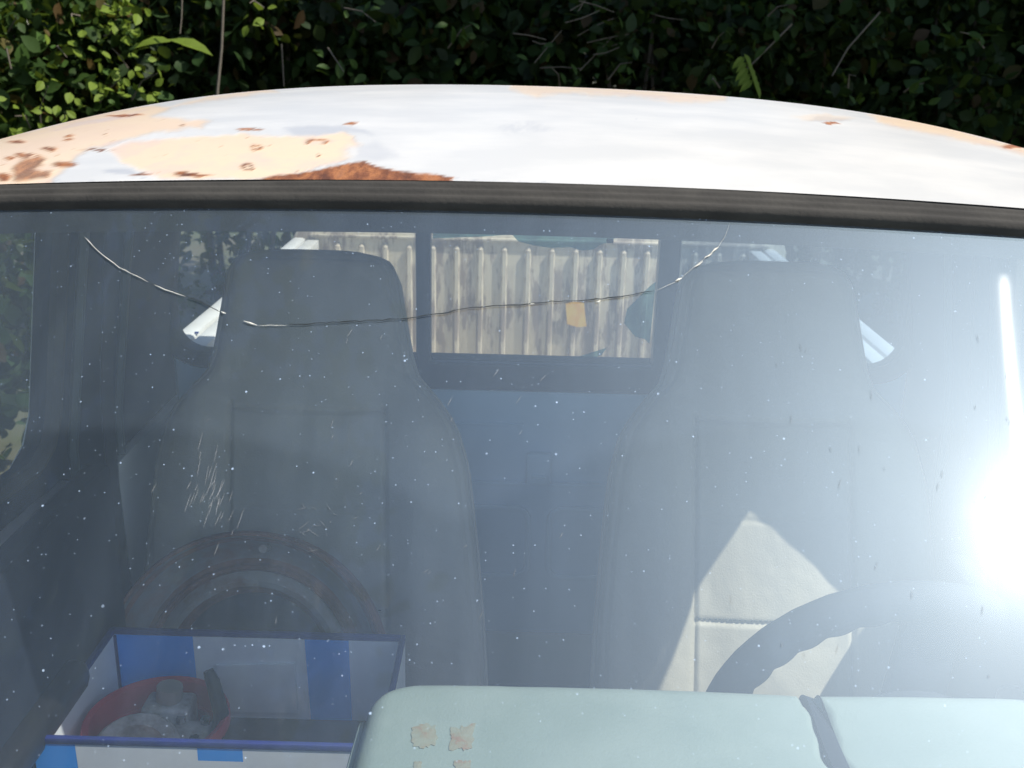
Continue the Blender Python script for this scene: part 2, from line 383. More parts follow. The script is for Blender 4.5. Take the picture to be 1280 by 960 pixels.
# wear: patches laid on the sheet where the photograph has them
V = P.reshape(-1, 3); qx, qy = proj(V)
wx = qx+7*fbm(qx/22, qy/9, 4, 3)+3*fbm(qx/7, qy/4, 3, 8); wy = qy+3.0*fbm(qx/18, qy/8, 4, 5)+1.5*fbm(qx/6, qy/3, 3, 12)
def sst(a, b, v): t = np.clip((v-a)/(b-a), 0, 1); return t*t*(3-2*t)
def poly_in(pts, x, y, soft=3.4):
    pts = np.array(pts, float); n = len(pts); ins = np.zeros(x.shape, bool); dmin = np.full(x.shape, 1e9)
    for i in range(n):
        (x1, y1), (x2, y2) = pts[i], pts[(i+1) % n]
        c = ((y1 > y) != (y2 > y)); xx = (x2-x1)*(y-y1)/((y2-y1)+1e-12)+x1; ins ^= c & (x < xx)
        ex, ey = x2-x1, y2-y1; t = np.clip(((x-x1)*ex+(y-y1)*ey)/(ex*ex+ey*ey+1e-9), 0, 1)
        dmin = np.minimum(dmin, np.hypot(x-x1-t*ex, y-y1-t*ey))
    return sst(-soft, soft, np.where(ins, dmin, -dmin))
def ell(cx_, cy_, rx, ry, x, y, s=.35): return 1-sst(1-s, 1+s, np.hypot((x-cx_)/rx, (y-cy_)/ry))
prim = np.zeros(len(V)); rust = np.zeros(len(V)); grey = np.zeros(len(V))
def mx(a, b, k=1): return np.maximum(a, b*k)
prim = mx(prim, poly_in([(-40,240),(-40,178),(30,165),(120,143),(190,132),(215,136),(190,146),(262,151),(252,158),(190,165),(130,183),(105,187),(68,222),(60,240)], wx, wy))
prim = mx(prim, poly_in([(135,184),(165,176),(300,168),(380,172),(430,166),(452,180),(446,196),(420,205),(400,214),(330,224),(200,224),(178,212),(155,204)], wx, wy))
prim = mx(prim, poly_in([(215,134),(262,120),(330,111),(345,114),(285,122)], wx, wy), .85)
prim = mx(prim, poly_in([(640,105),(760,109),(905,119),(905,127),(860,129),(790,120),(700,116),(672,121),(640,112)], wx, wy, 4), .75)
prim = mx(prim, poly_in([(1085,143),(1140,148),(1200,163),(1300,190),(1300,200),(1240,184),(1170,168),(1110,156)], wx, wy, 4), .9)
prim = mx(prim, ell(1030, 147, 34, 4, wx, wy), .45)
grey = mx(grey, poly_in([(355,160),(410,156),(450,160),(470,168),(440,166),(400,172),(370,172)], wx, wy), .8)
grey = mx(grey, poly_in([(448,182),(470,176),(500,196),(470,200),(446,196)], wx, wy, 5), .55)
grey = mx(grey, ell(1035, 149, 24, 3, wx, wy), .8)
grey = mx(grey, ell(150, 214, 20, 3, wx, wy), .9); grey = mx(grey, ell(245, 213, 24, 2.5, wx, wy), .8)
grey = mx(grey, ell(655, 160, 30, 8, wx, wy)*(.5+fbm(qx/5, qy/3, 3, 31)), .5)
prim = prim*(1-.95*ell(455, 190, 26, 10, wx, wy)); 
for c in ((230,157,4,1.2),(86,175,6,1.6),(88,171,5,1.4),(62,186,9,2.6),(26,194,6,2),(14,198,6,2.2),(436,155,9,1.6),(313,161,15,2),(398,195,3.5,2),(360,196,2,1.4),(130,169,2.5,1),(1040,154,12,1.2),(1265,183,16,3.2),(150,146,20,1.3),(170,144,14,1.2),(120,187,20,1.2),(80,205,16,4),(240,219,24,2.4),(225,216,12,2),(175,217,14,1.4),(22,178,10,2),(4,221,10,5)):
    rust = mx(rust, ell(*c, wx, wy))
for c in ((323,184,7,3.4),(310,208,8,4.2),(396,178,12,4),(40,196,9,3)):      # blister rings
    e = np.hypot((wx-c[0])/c[2], (wy-c[1])/c[3]); rust = mx(rust, np.exp(-((e-.9)/.33)**2)*(1 if c[0] != 396 else (wy < 179)), .95)
rust = mx(rust, poly_in([(16,214),(28,198),(52,196),(54,206),(44,212),(66,214),(62,222),(20,226)], wx, wy, 3), .85)
rust = mx(rust, poly_in([(290,232),(335,221),(390,214),(436,204),(456,201),(472,208),(502,214),(542,218),(568,222),(562,232)], qx+4*fbm(qx/9, qy/5, 4, 21), qy+1.6*fbm(qx/7, qy/4, 4, 22), 1.3))
halo = poly_in([(350,222),(398,209),(440,198),(458,195),(480,206),(520,213)], wx, wy, 3)
prim = prim*(1-halo)
rust = mx(rust, np.clip((fbm(qx/3, qy/2, 3, 40)-.52)*4, 0, 1)*prim, .5)
grey = mx(grey, np.clip((fbm(qx/2.6, qy/1.6, 2, 55)-.66)*8, 0, 1), .8)
fr_chip = (qy > np.interp(qx, bx, by)-3-2.5*fbm(qx/12, qy*0, 3, 70)) & (qx < 700)
grey = mx(grey, fr_chip*np.clip(fbm(qx/6, qy/3, 3, 71)*3, 0, 1), .6)
ca = roof.data.color_attributes.new('wear', 'FLOAT_COLOR', 'POINT')
ca.data.foreach_set('color', np.stack([prim, rust, grey, np.ones(len(V))], 1).clip(0, 1).astype(np.float32).ravel())
# headliner under the roof sheet
PH = P[::6, ::20].copy(); PH[:, :, 2] -= .022; PH[:, :, 1] = np.maximum(PH[:, :, 1], PH[:, :, 1]+.012*(1-Sv[::6])[:, None])
mb = MB(); mb.grid(PH, flip=True); mb.build('headliner', M['liner'], truck, smooth=True)
for sx in (-1, 1):
    mb = MB(); i = 0 if sx < 0 else nx-1
    mb.tube([P[k, i]+np.array([0, 0, -.016]) for k in range(0, ns, 6)]+[P[-1, i]+np.array([0,0,-.016])], .008, 8)
    mb.build('rain_gutter', M['body'], truck, smooth=True)

# ---- windshield gasket and glass
gx_ = np.array([0, 160, 320, 480, 640, 800, 960, 1120, 1280]); gy_ = np.array([263, 260, 259, 261, 265, 271, 278, 286, 295])
def Yg(x): return Yf(x)-.018
zg = edge_fit(gx_, gy_, Yg, (0, 1, 2))
BASE_Z = .955; RK = 1.17
XW = np.linspace(-.737, .737, 100)
def wsp(x, v):   # v 0 top edge .. 1 base
    t = np.array([x, Yg(x), zg(x)]); h = t[2]-BASE_Z
    b = np.array([x*(1+.10*1), t[1]-h*RK, BASE_Z]); return t+(b-t)*v
G = np.array([[wsp(x*.95, v) for x in XW] for v in np.linspace(0, 1, 40)])
mb = MB(); mb.grid(G); ws = mb.build('windshield', M['windshield'], truck, smooth=True, angle=180)
uv = ws.data.uv_layers.new(name='wipe'); nxw = len(XW)
for lp in ws.data.loops: uv.data[lp.index].uv = ((lp.vertex_index % nxw)/nxw, 1-(lp.vertex_index//nxw)/40)
def wray(px, py):
    x, v = 0., .3
    d = ray(px, py)
    for _ in range(30):
        e = 1e-3; p = wsp(x, v); tu = (wsp(x+e, v)-p)/e; tv = (wsp(x, v+e)-p)/e
        A = np.stack([tu, tv, -d], 1); s = np.linalg.solve(A, CAM-p); x += s[0]; v += s[1]
    return wsp(x, v), x, v
def wnorm(x, v):
    e = 1e-3; p = wsp(x, v); n = np.cross(wsp(x+e, v)-p, wsp(x, v+e)-p); n /= np.linalg.norm(n)
    return n if n[1] < 0 else -n
p_, x_, v_ = wray(1285, 650); n_ = wnorm(x_, v_); d_ = ray(1285, 650); d_ /= np.linalg.norm(d_)
print('GLARE needs sun', d_-2*np.dot(d_, n_)*n_, 'sun is', SUN)
# gasket: ridged rubber swept along the header
XS = np.linspace(-.705, .705, 136); prof = []
K = 22
for i in range(K+1):
    t = i/K; rdg = .0035*math.sin(t*math.pi)**.5+.0009*math.cos(t*2*math.pi*3.5)
    prof.append((t, rdg))
GG = np.zeros((K+5, len(XS), 3))
for j, x in enumerate(XS):
    a = np.array([x, Yf(x)+.004, zf(x)-.0035]); b = np.array([x, Yg(x)-.003, zg(x)+.0045])
    t = b-a; n = np.array([0, t[2], -t[1]]); n /= np.linalg.norm(n); n = n if n[1] < 0 else -n
    wob = .0005*fbm(np.array([x*9.]), np.array([.5]), 3, 90)[0]
    for i, (q, r) in enumerate(prof): GG[i+1, j] = a+t*q+n*(r+.003+wob)
    GG[0, j] = a-n*.02; GG[K+2, j] = b-n*.004; GG[K+3, j] = b-n*.03; GG[K+4, j] = a-n*.02
mb = MB(); mb.grid(GG); seal = mb.build('windshield_seal', M['rubber'], truck, smooth=True, angle=70)
mb = MB(); mb.box((-.55, .95, zf(0)-.05), (.55, .97, zf(0)-.045))
# header inner rail closes the gap behind the gasket
mb = MB(); HR = np.array([[(x, Yf(x)+dy, zf(x)+dz) for x in XS] for dy, dz in ((-.005,-.024),(.03,-.036),(.075,-.030),(.09,-.005),(.06,.012))])
mb.grid(HR); mb.build('header_rail', M['liner'], truck, smooth=True)
# side and base seals
mb = MB()
for sx in (-1, 1):
    mb.tube([wsp(sx*.698, v) for v in np.linspace(-.02, 1.0, 14)], .011, 8)
mb.tube([wsp(x, 1.0) for x in np.linspace(-.69, .69, 40)], .014, 8)
mb.build('windshield_seal', M['rubber'], truck, smooth=True)
# cracks on the glass
def crack(pix, w, m, lift=.0015, jit=.6):
    pts = []
    for i in range(len(pix)-1):
        n = max(2, int(math.hypot(pix[i+1][0]-pix[i][0], pix[i+1][1]-pix[i][1])/7))
        for k in range(n):
            t = k/n; x = pix[i][0]*(1-t)+pix[i+1][0]*t; y = pix[i][1]*(1-t)+pix[i+1][1]*t+random.uniform(-jit, jit)
            p, a, b = wray(x, y); pts.append(p+wnorm(a, b)*lift)
    p, a, b = wray(*pix[-1]); pts.append(p+wnorm(a, b)*lift)
    mb = MB(); rr = [w*random.uniform(.6, 1.2) for _ in pts]; rr[0] = rr[-1] = w*.2
    mb.tube(pts, rr, 5); mb.build('crack', m, ws, label='pale glinting run of the windshield crack' if m is M['crackb'] else 'thin dark run of the windshield crack')
crack([(107,298),(124,316),(150,336),(186,354)], .00028, M['crackb'])
crack([(194,358),(214,366),(233,372)], .0005, M['crackb'])
crack([(233,372),(250,378),(277,392)], .00035, M['crackd'])
crack([(277,391),(283,393)], .0008, M['crackb'])
crack([(305,403),(322,408)], .00085, M['crackb'])
crack([(322,408),(360,408)], .00022, M['crackb'])
crack([(360,407),(430,404),(500,400),(545,394),(590,386),(650,382),(705,377),(730,377),(775,373),(818,365)], .00042, M['crackd'], jit=.9)
crack([(818,365),(848,352),(868,334),(896,312),(905,298),(912,280)], .00009, M['crackb'])
for a in (((844,351),(852,349)),((868,334),(878,328)),((880,324),(890,318)),((888,317),(898,310)),((745,378),(750,377)),((660,382),(668,381))): crack(list(a), .0007, M['crackb'], jit=1.6)
mb = MB()
def scr(x, y, dx, dy, w=.00028):
    p, a, b = wray(x, y); q, a2, b2 = wray(x+dx, y+dy); n = wnorm(a, b)*.001; mb.tube([p+n, (p+q)/2+n, q+n], [w*.4, w, w*.3], 4)
for _ in range(34): x = random.gauss(262, 13); scr(x, random.gauss(632, 26), random.uniform(4, 10), -random.uniform(8, 26), .00014)
for _ in range(16): scr(random.gauss(390, 24), random.gauss(655, 14), random.uniform(-14, 14), random.uniform(-14, 6), .00012)
for _ in range(26): scr(random.uniform(180, 700), random.uniform(420, 850), random.uniform(2, 8), -random.uniform(3, 12), .00013)
for _ in range(26): scr(random.uniform(900, 1270), random.uniform(420, 850), random.uniform(-3, 3), -random.uniform(4, 14), .00013)
o = mb.build('scratch_mark', M['scratch'], ws); o['kind'] = 'stuff'

# ---- interior planes
SP0 = np.array([0, 1.41, 1.56-.737]); SN = np.array([0, 1, -.454]); SN /= np.linalg.norm(SN)   # seat-back plane
SD = np.array([0, .454, 1]); SD /= np.linalg.norm(SD)
BW = 1.735                                            # cab back wall
# sunlit patch on the driver's seat fixes the right-hand window opening
def toside(p):                                        # along the sun to the tapered side plane
    t = (.655-p[0])/(SUN[0]+.10*SUN[2]*0); 
    for _ in range(10):
        q = p+SUN*t; xs = side_x(q[2], q[1]); t += (xs-q[0])/SUN[0]
    return p+SUN*t
def side_x(z, y=1.3): return .680-.14*max(0, z-1.03)+.085*min(max((1.22-y)/.42, 0), 1)
SP1 = SP0-SN*.0
def toside(p, off=0.):
    t = .4
    for _ in range(12): q = p+SUN*t; t += (side_x(q[2], q[1])+off-q[0])/SUN[0]
    return p+SUN*t
SP1 = SP0-SN*.009
q1, q2, q3 = [atP(a, b, SP1, SN) for a, b in ((926,634),(768,856),(1066,745))]
C1, C2, C3 = toside(q1, .002), toside(q2, .002), toside(q3, -.043)
rear1 = toside(q1, -.043); C3[1] += .012; C1[1] = rear1[1]+.012; C1[2] += .004
SLP = (toside(q1, .002)[2]-C2[2])/(toside(q1, .002)[1]-C2[1])
print('window corners', C1, C2, C3)

# ---- cab sides with window openings
def cab_side(sx):
    top = C1; sl = SLP; BELT = 1.035 if sx < 0 else .90
    rear_t = (C1[1]-C3[1])/(rear1[2]-C3[2])
    def rz(y):
        x = sx*(side_x(1.40, y)+.034); a, b = float(zf(x)), float(zc(x)); t = min(max((y-Yf(x))/(YC-Yf(x)), 0), 1); d = max(y-YC, 0)
        return a+(b-a)*(1-(1-t)**2.1)-.035*d-.2*d*d-.012
    def P3(y, z): return np.array([sx*side_x(z, y), y, z])
    ytop0 = .885; yb0 = .385
    sh = 0 if sx > 0 else -.075
    yr = C3[1]+(BELT-C3[2])*rear_t+sh
    ztop0 = min(max(C1[2]+sl*(ytop0-C1[1]), C1[2]-.04), 1.36)
    ins = [(yb0, BELT), (yr-.05, BELT), (yr-.015, BELT+.018), (yr, BELT+.055), (C1[1]-.001+sh, C1[2]-.012), (C1[1]-.008+sh, C1[2]-.001), (1.12, C1[2]+sl*(1.12-C1[1])), (ytop0, ztop0)]
    LB = BELT-.085
    outs = [(.345, LB), (yr, LB), (BW+.03, LB), (BW+.03, BELT+.1), (BW+.03, 1.30), (BW+.03, rz(BW+.03)), (1.12, rz(1.12)), (.862, rz(.93)-.01)]
    mb = MB(); mb.ring([P3(*p) for p in outs], [P3(*p) for p in ins], (-sx*.03, 0, 0))
    part = mb.build('cab_side', [M['navy']], truck)
    # outer white skin, 2 mm proud
    cy_ = sum(p[0] for p in ins)/8; cz_ = sum(p[1] for p in ins)/8; ins2 = [(cy_+(p[0]-cy_)*1.17, cz_+(p[1]-cz_)*1.07) for p in ins]
    mb = MB(); mb.ring([P3(*p)+np.array([sx*.003, 0, 0]) for p in outs], [P3(*p)+np.array([sx*.003, 0, 0]) for p in ins2], (sx*.012, 0, 0))
    mb.build('outer_skin', M['body'], part)
    mb = MB(); gi = [P3(*p)+np.array([-sx*.012, 0, 0]) for p in ins]; mb.add(gi, [tuple(range(len(gi)))]); mb.build('side_glass', M['sideglass'], part)
    mb = MB(); mb.tube([P3(*p)+np.array([-sx*.032, 0, 0]) for p in ins], .011, 6, closed=True); mb.build('window_seal', M['rubber'], part, smooth=True)
    # lower door
    d = MB(); d.box((min(sx*.60, sx*.665), .42, .42), (max(sx*.60, sx*.665), yr+.03, BELT-.045)); door = d.build('door', M['body'], truck, bev=.012)
    tp = MB(); tp.box((min(sx*.575, sx*.612), .44, .55), (max(sx*.575, sx*.612), yr+.015, BELT-.013)); tp.build('door_trim', M['navy'], door, bev=.012)
    ar = MB(); ar.box((min(sx*.55, sx*.59), .72, .80), (max(sx*.55, sx*.59), 1.10, .84)); ar.build('armrest', M['black'], door, bev=.015, seg=3)
    cr = MB(); cr.tube([(sx*.575, .85, .74), (sx*.555, .85, .74), (sx*.55, .80, .66), (sx*.52, .80, .66)], .008, 6); cr.build('window_crank', M['chrome'], door, smooth=True)
    hd = MB(); hd.box((min(sx*.668, sx*.69), yr-.12, .88), (max(sx*.668, sx*.69), yr-.02, .91)); hd.build('door_handle', M['chrome'], door, bev=.006)
    q = MB(); q.box((min(sx*.635, sx*.665), yr+.034, .42), (max(sx*.635, sx*.665), BW+.04, BELT-.085)); q.build('rear_quarter', M['body'], part)
    # B pillar trim ridges inside
    for k, yy in enumerate((yr+.035, yr+.20)):
        t = MB(); t.tube([P3(yy+.01*i, .62+.2*i)+np.array([-sx*(.034), 0, 0]) for i in range(5)], .008, 6); t.build('pillar_trim', M['dashdark'], part, smooth=True)
    sb = MB(); pts = [P3(yr+.13+.006*i, 1.40-.16*i)+np.array([-sx*.045, 0, 0]) for i in range(6)]
    for a, b in zip(pts[:-1], pts[1:]): sb.prism([a+np.array([0,-.022,0]), a+np.array([0,.022,0]), b+np.array([0,.022,0]), b+np.array([0,-.022,0])], (-sx*.002, 0, 0))
    sb.build('seat_belt', M['liner'], part)
    return yr
YR = [cab_side(s) for s in (-1, 1)][0]
# A pillars
for sx in (-1, 1):
    mb = MB(); mb.tube([wsp(sx*.698, v)+np.array([sx*.014, .012, 0]) for v in np.linspace(-.06, 1.05, 10)], .017, 10)
    mb.build('windshield_pillar', M['body'], truck, smooth=True)

# ---- cab back wall with rear window
WT = lambda px: 0
def bp(px, py): return atY(px, py, BW)
wL, wR = bp(212, 400)[0], bp(1140, 400)[0]; wT = bp(682, 270)[2]; wB = bp(682, 455)[2]
print('rear window', wL, wR, wB, wT)
def rrect(x0, x1, z0, z1, r, y, n=6):
    pts = []
    for cx0, cz0, a0 in ((x0+r, z0+r, 180), (x1-r, z0+r, 270), (x1-r, z1-r, 0), (x0+r, z1-r, 90)):
        for k in range(n+1):
            a = rad(a0+90*k/n); pts.append(np.array([cx0+r*math.cos(a), y, cz0+r*math.sin(a)]))
    return pts
inn = rrect(wL, wR, wB, wT, .055, BW)
N_ = len(inn)
def outer_match(inn, x0, x1, z0, z1, y):
    out = []
    n = 7
    for c, (X_, Z_) in enumerate(((x0, z0), (x1, z0), (x1, z1), (x0, z1))):
        for k in range(n):
            p = inn[c*n+k]
            if c in (0, 2): out.append(np.array([X_, y, p[2] if k < n//2 else Z_]) if k != n//2 else np.array([X_, y, Z_]))
            else: out.append(np.array([p[0] if k < n//2 else X_, y, Z_]) if k != n//2 else np.array([X_, y, Z_]))
            if k > n//2:
                if c in (0, 2): out[-1] = np.array([p[0], y, Z_])
                else: out[-1] = np.array([X_, y, p[2]])
    return out
mb = MB(); mb.ring(outer_match(inn, -.64, .64, .50, 1.33, BW), inn, (0, .03, 0))
back = mb.build('cab_back_wall', M['blue'], truck, bev=.004)
mb = MB(); cap = [(x, float(zc(x))-.035*(BW-YC)-.2*(BW-YC)**2-.008) for x in np.linspace(-.64, .64, 30)]
cap = [c for c in cap if c[1] > 1.335]; mb.prism([(cap[0][0], BW, 1.332)]+[(x, BW, z) for x, z in cap]+[(cap[-1][0], BW, 1.332)], (0, .03, 0)); mb.build('top_rail', M['blue'], back)
# rubber seal round the window
mb = MB(); mb.ring(rrect(wL-.022, wR+.022, wB-.022, wT+.015, .075, BW-.006), rrect(wL+.006, wR-.006, wB+.006, wT-.006, .05, BW-.006), (0, .042, 0))
mb.build('rear_window_seal', M['rubber'], truck, bev=.003)
# sliding rear window
rw = thing  # (kept as parts of the truck)
mb = MB()
sl0, sl1 = bp(521, 360)[0], bp(539, 360)[0]; sr0, sr1 = bp(820, 360)[0], bp(846, 360)[0]
zb1 = bp(680, 452)[2]; zb0 = bp(680, 486)[2]; zt = bp(680, 274)[2]
mb.ring([(sl0, BW-.022, zb0), (sr1, BW-.022, zb0), (sr1, BW-.022, wT+.004), (sl0, BW-.022, wT+.004)], [(sl1, BW-.022, zb1), (sr0, BW-.022, zb1), (sr0, BW-.022, zt), (sl1, BW-.022, zt)], (0, .035, 0))
rwf = mb.build('rear_window', M['frame'], truck, bev=.004)
def pane(poly, name='pane', m=None, y=0):
    mb = MB(); mb.add([np.array([p[0], BW+y, p[1]]) for p in poly], [tuple(range(len(poly)))]); return mb.build(name, m or M['rearglass'], rwf)
pane([(sl1, zb1), (sr0, zb1), (sr0, zt), (sl1, zt)], y=-.004)
pl = [p for p in rrect(wL, sl0, wB, wT, .055, BW)]
pane([(p[0], p[2]) for p in rrect(wL+.002, sl0+.003, wB+.002, wT-.002, .05, 0)], y=.008)
pane([(p[0], p[2]) for p in rrect(sr1-.003, wR-.002, wB+.002, wT-.002, .05, 0)], y=.008, m=M['dirty']).__setitem__('label', 'right-hand rear window pane tinted dark as if in shade')
# torn tint film along the top and at the lower right of the sliding pane
def film(pix, name='tint_film'):
    mb = MB(); q = [atY(a, b, BW-.007) for a, b in pix]; mb.prism(q, (0, .0008, 0)); return mb.build(name, M['film'], rwf)
film([(541,277),(822,272),(822,296),(790,294),(768,298),(762,303),(750,306),(742,312),(728,313),(712,309),(690,310),(668,307),(648,302),(640,293),(600,296),(541,298)])
film([(812,358),(820,352),(813,420),(812,430),(806,424),(794,421),(780,404),(784,386),(798,372)])
film([(716,448),(758,435),(752,444),(740,448)])
mb = MB(); pass
mb = MB(); mb.box(tuple(bp(762, 300)-np.array([.006, .012, .004])), tuple(bp(762, 300)+np.array([.006, -.005, .004]))); mb.build('window_latch', M['black'], rwf, bev=.002)
# pressed panels and latch bracket on the back wall
def pressed(x0, x1, z0, z1, r):
    mb = MB(); o = rrect(x0, x1, z0, z1, r, BW-.004); i = rrect(x0+.009, x1-.009, z0+.009, z1-.009, max(r-.009, .002), BW-.004)
    mb.ring(o, i, (0, -.008, 0)); return mb.build('pressed_panel', M['blue'], back, bev=.002)
a = bp(590, 628); b = bp(659, 800); c = bp(684, 628)
pressed(-.42, b[0], .62, a[2], .03); pressed(c[0], .42, .62, a[2], .03)
lat = bp(673, 603)
mb = MB(); mb.box((-.60, BW-.0105, lat[2]-.003), (.60, BW-.0005, lat[2]+.0025)); mb.build('seam_bead', M['blue'], back, bev=.002)
l0, l1 = bp(658, 600), bp(689, 563)
mb = MB(); mb.box((l0[0], BW-.022, l0[2]), (l1[0], BW-.0095, l1[2]), 0); mb.box((l0[0]+.008, BW-.026, l0[2]+.012), (l1[0]-.008, BW-.022, l0[2]+.020)); mb.build('latch_bracket', M['blue'], back, bev=.003)
mb = MB(); s0, s1 = bp(560, 528), bp(655, 524); mb.box((s0[0], BW-.005, s0[2]-.003), (s1[0], BW-.0005, s0[2]+.002)); mb.build('seam_bead', M['blue'], back, bev=.001)

# ---- seats
OUT = [(309, 58), (311, 76), (314, 89), (320, 98), (340, 108), (400, 118), (440, 125), (465, 134), (490, 157), (510, 172), (530, 184), (580, 198), (680, 209), (780, 217), (860, 221), (960, 222)]
S_SEAT = [np.dot(atP(383, y, SP0, SN)-SP0, SD) for y, _ in OUT]
HALF = []
for y, h in OUT:
    p, q = atP(383, y, SP0, SN), atP(383+h, y, SP0, SN); HALF.append(abs(q[0]-p[0]))
SC = {-1: atP(384, 640, SP0, SN)[0], 1: atP(964, 640, SP0, SN)[0]}
print('seat centres', SC)
ymap = lambda y: np.dot(atP(383, y, SP0, SN)-SP0, SD)
s_top, s_bot = S_SEAT[0], ymap(1010)
NU, NV = 190, 250
SY = np.array([(y, ymap(y)) for y in np.arange(290, 1040, 10)])
def half(s): return np.interp(-s, [-a for a in S_SEAT], HALF)
px2m = 1.49/1300
SV = [(-107, 505, 680), (104, 505, 960)]
sv = np.concatenate([s_top-(np.linspace(0, 1, 24)**2)*.02, np.linspace(s_top-.02, s_bot, NV-24)[0:]])
def groove(d, w=.0035): return np.exp(-(d/w)**2)
F = np.zeros((len(sv), NU, 3)); un = np.linspace(-1, 1, NU)
u = np.sign(un)*(1-(1-np.abs(un))**1.0)
for i, s in enumerate(sv):
    h = half(s); xx = u*h
    edge = h-np.abs(xx)                                  # distance to side edge
    te = s_top-s
    rnd = .030*(1-np.sqrt(np.clip(1-(1-np.clip(edge/.035, 0, 1))**2, 0, 1)))+.026*(1-np.sqrt(np.clip(1-(1-np.clip(te/.035, 0, 1))**2, 0, 1)))
    bol = .020*np.exp(-((np.abs(xx)-.165)/.045)**2)*sst(ymap(470), ymap(540), s)*1.0 if s < ymap(470) else 0*xx
    cush = .010*np.cos(np.clip(xx/.12, -1, 1)*math.pi/2)
    d = -rnd+bol+cush
    lo, hi = ymap(1000), ymap(508)
    if lo < s < hi+.004: d = d-.0055*groove(np.abs(xx)-.118)
    for yy, gd in ((511, .004), (634, .002), (762, .005)):
        d = d-gd*groove(s-ymap(yy)+.003*np.cos(xx*12))*(np.abs(xx) < .119)
    d = d-.0035*groove(edge-.012, .0025)
    d = d+.0030*fbm(xx*16, np.full_like(xx, s*13), 4, 4)+.0016*fbm(xx*9+s*30, np.full_like(xx, s*60)+xx*20, 2, 14)*np.exp(-((edge-.05)/.05)**2)
    F[i] = SP0+SD*s+np.array([1, 0, 0])*xx[:, None]-SN*d[:, None]
Bk = F[::8, ::8].copy()
bx_ = np.array([SP0+SD*s+SN*.085+np.array([1, 0, 0])*x for s in sv[::8] for x in u[::8]*half(s)*.93]).reshape(Bk.shape)
def seat(sx):
    pxc = 385 if sx < 0 else 966
    def cen(s_): return atP(pxc, 480, SP0+SD*0, SN)[0]*0+float(atP(pxc, np.interp(-s_, -SY[:, 1], SY[:, 0]), SP0, SN)[0])
    off = np.zeros((len(sv), 1, 3)); off[:, 0, 0] = [cen(q) for q in sv]; offb = off[::8]
    bnd = []
    mb = MB(); mb.grid(F+off); mb.grid(bx_+offb, flip=True)
    nA = F.shape[0]*NU; fb = Bk.shape
    # side walls join front and back rims
    L1 = np.stack([F[::8, 0]+offb[:, 0], bx_[:, 0]+offb[:, 0]], 1); R1 = np.stack([F[::8, -1]+offb[:, 0], bx_[:, -1]+offb[:, 0]], 1); T1 = np.stack([F[0, ::8]+off[0], bx_[0]+off[0]], 1)
    mb.grid(L1); mb.grid(R1); mb.grid(T1)
    st = mb.build('seat', M['vinyl'], truck, smooth=True, angle=55, label='high-backed pale vinyl seat behind the box' if sx < 0 else 'high-backed pale vinyl seat behind the steering wheel')
    # piping round the outline
    for sg in (0, -1):
        t = MB(); t.tube([F[i, sg]+off[i, 0]+SN*.010 for i in range(0, len(sv), 6)], .0042, 6); t.build('piping', M['vinyl'], st, smooth=True)
        t = MB(); t.tube([F[i, sg]+off[i, 0]+SN*.045 for i in range(0, len(sv), 6)], .0035, 6); t.build('piping', M['vinyl'], st, smooth=True)
    stt = MB()
    for yy in (762,):
        i = int(np.argmin(np.abs(sv-ymap(yy-3)))); js = [j for j in range(NU) if abs(F[i, j, 0]) < .112]
        for q in np.arange(-.110, .110, .0075):
            j = int(np.argmin(np.abs(F[i, :, 0]-q))); a_ = F[i, j]+off[i, 0]-SN*.0006; stt.box(tuple(a_+[-.0021, -.0006, -.0006]), tuple(a_+[.0021, .0006, .0006]))
    q_ = stt.build('stitching', M['dashdark'], st); q_['kind'] = 'stuff'
    c = MB(); c.box((SC[sx]-.255, .93, .40), (SC[sx]+.255, 1.42, .555)); c.build('seat_cushion', M['vinyl'], st, bev=.045, seg=5)
    return st
for sx in (-1, 1): seat(sx)
mb = MB(); mb.box((-.64, .25, .36), (.64, BW, .385)); mb.build('cab_floor', M['floor'], truck)
mb = MB(); mb.box((-.64, .24, .36), (.64, .26, .93)); mb.build('firewall', M['navy'], truck)

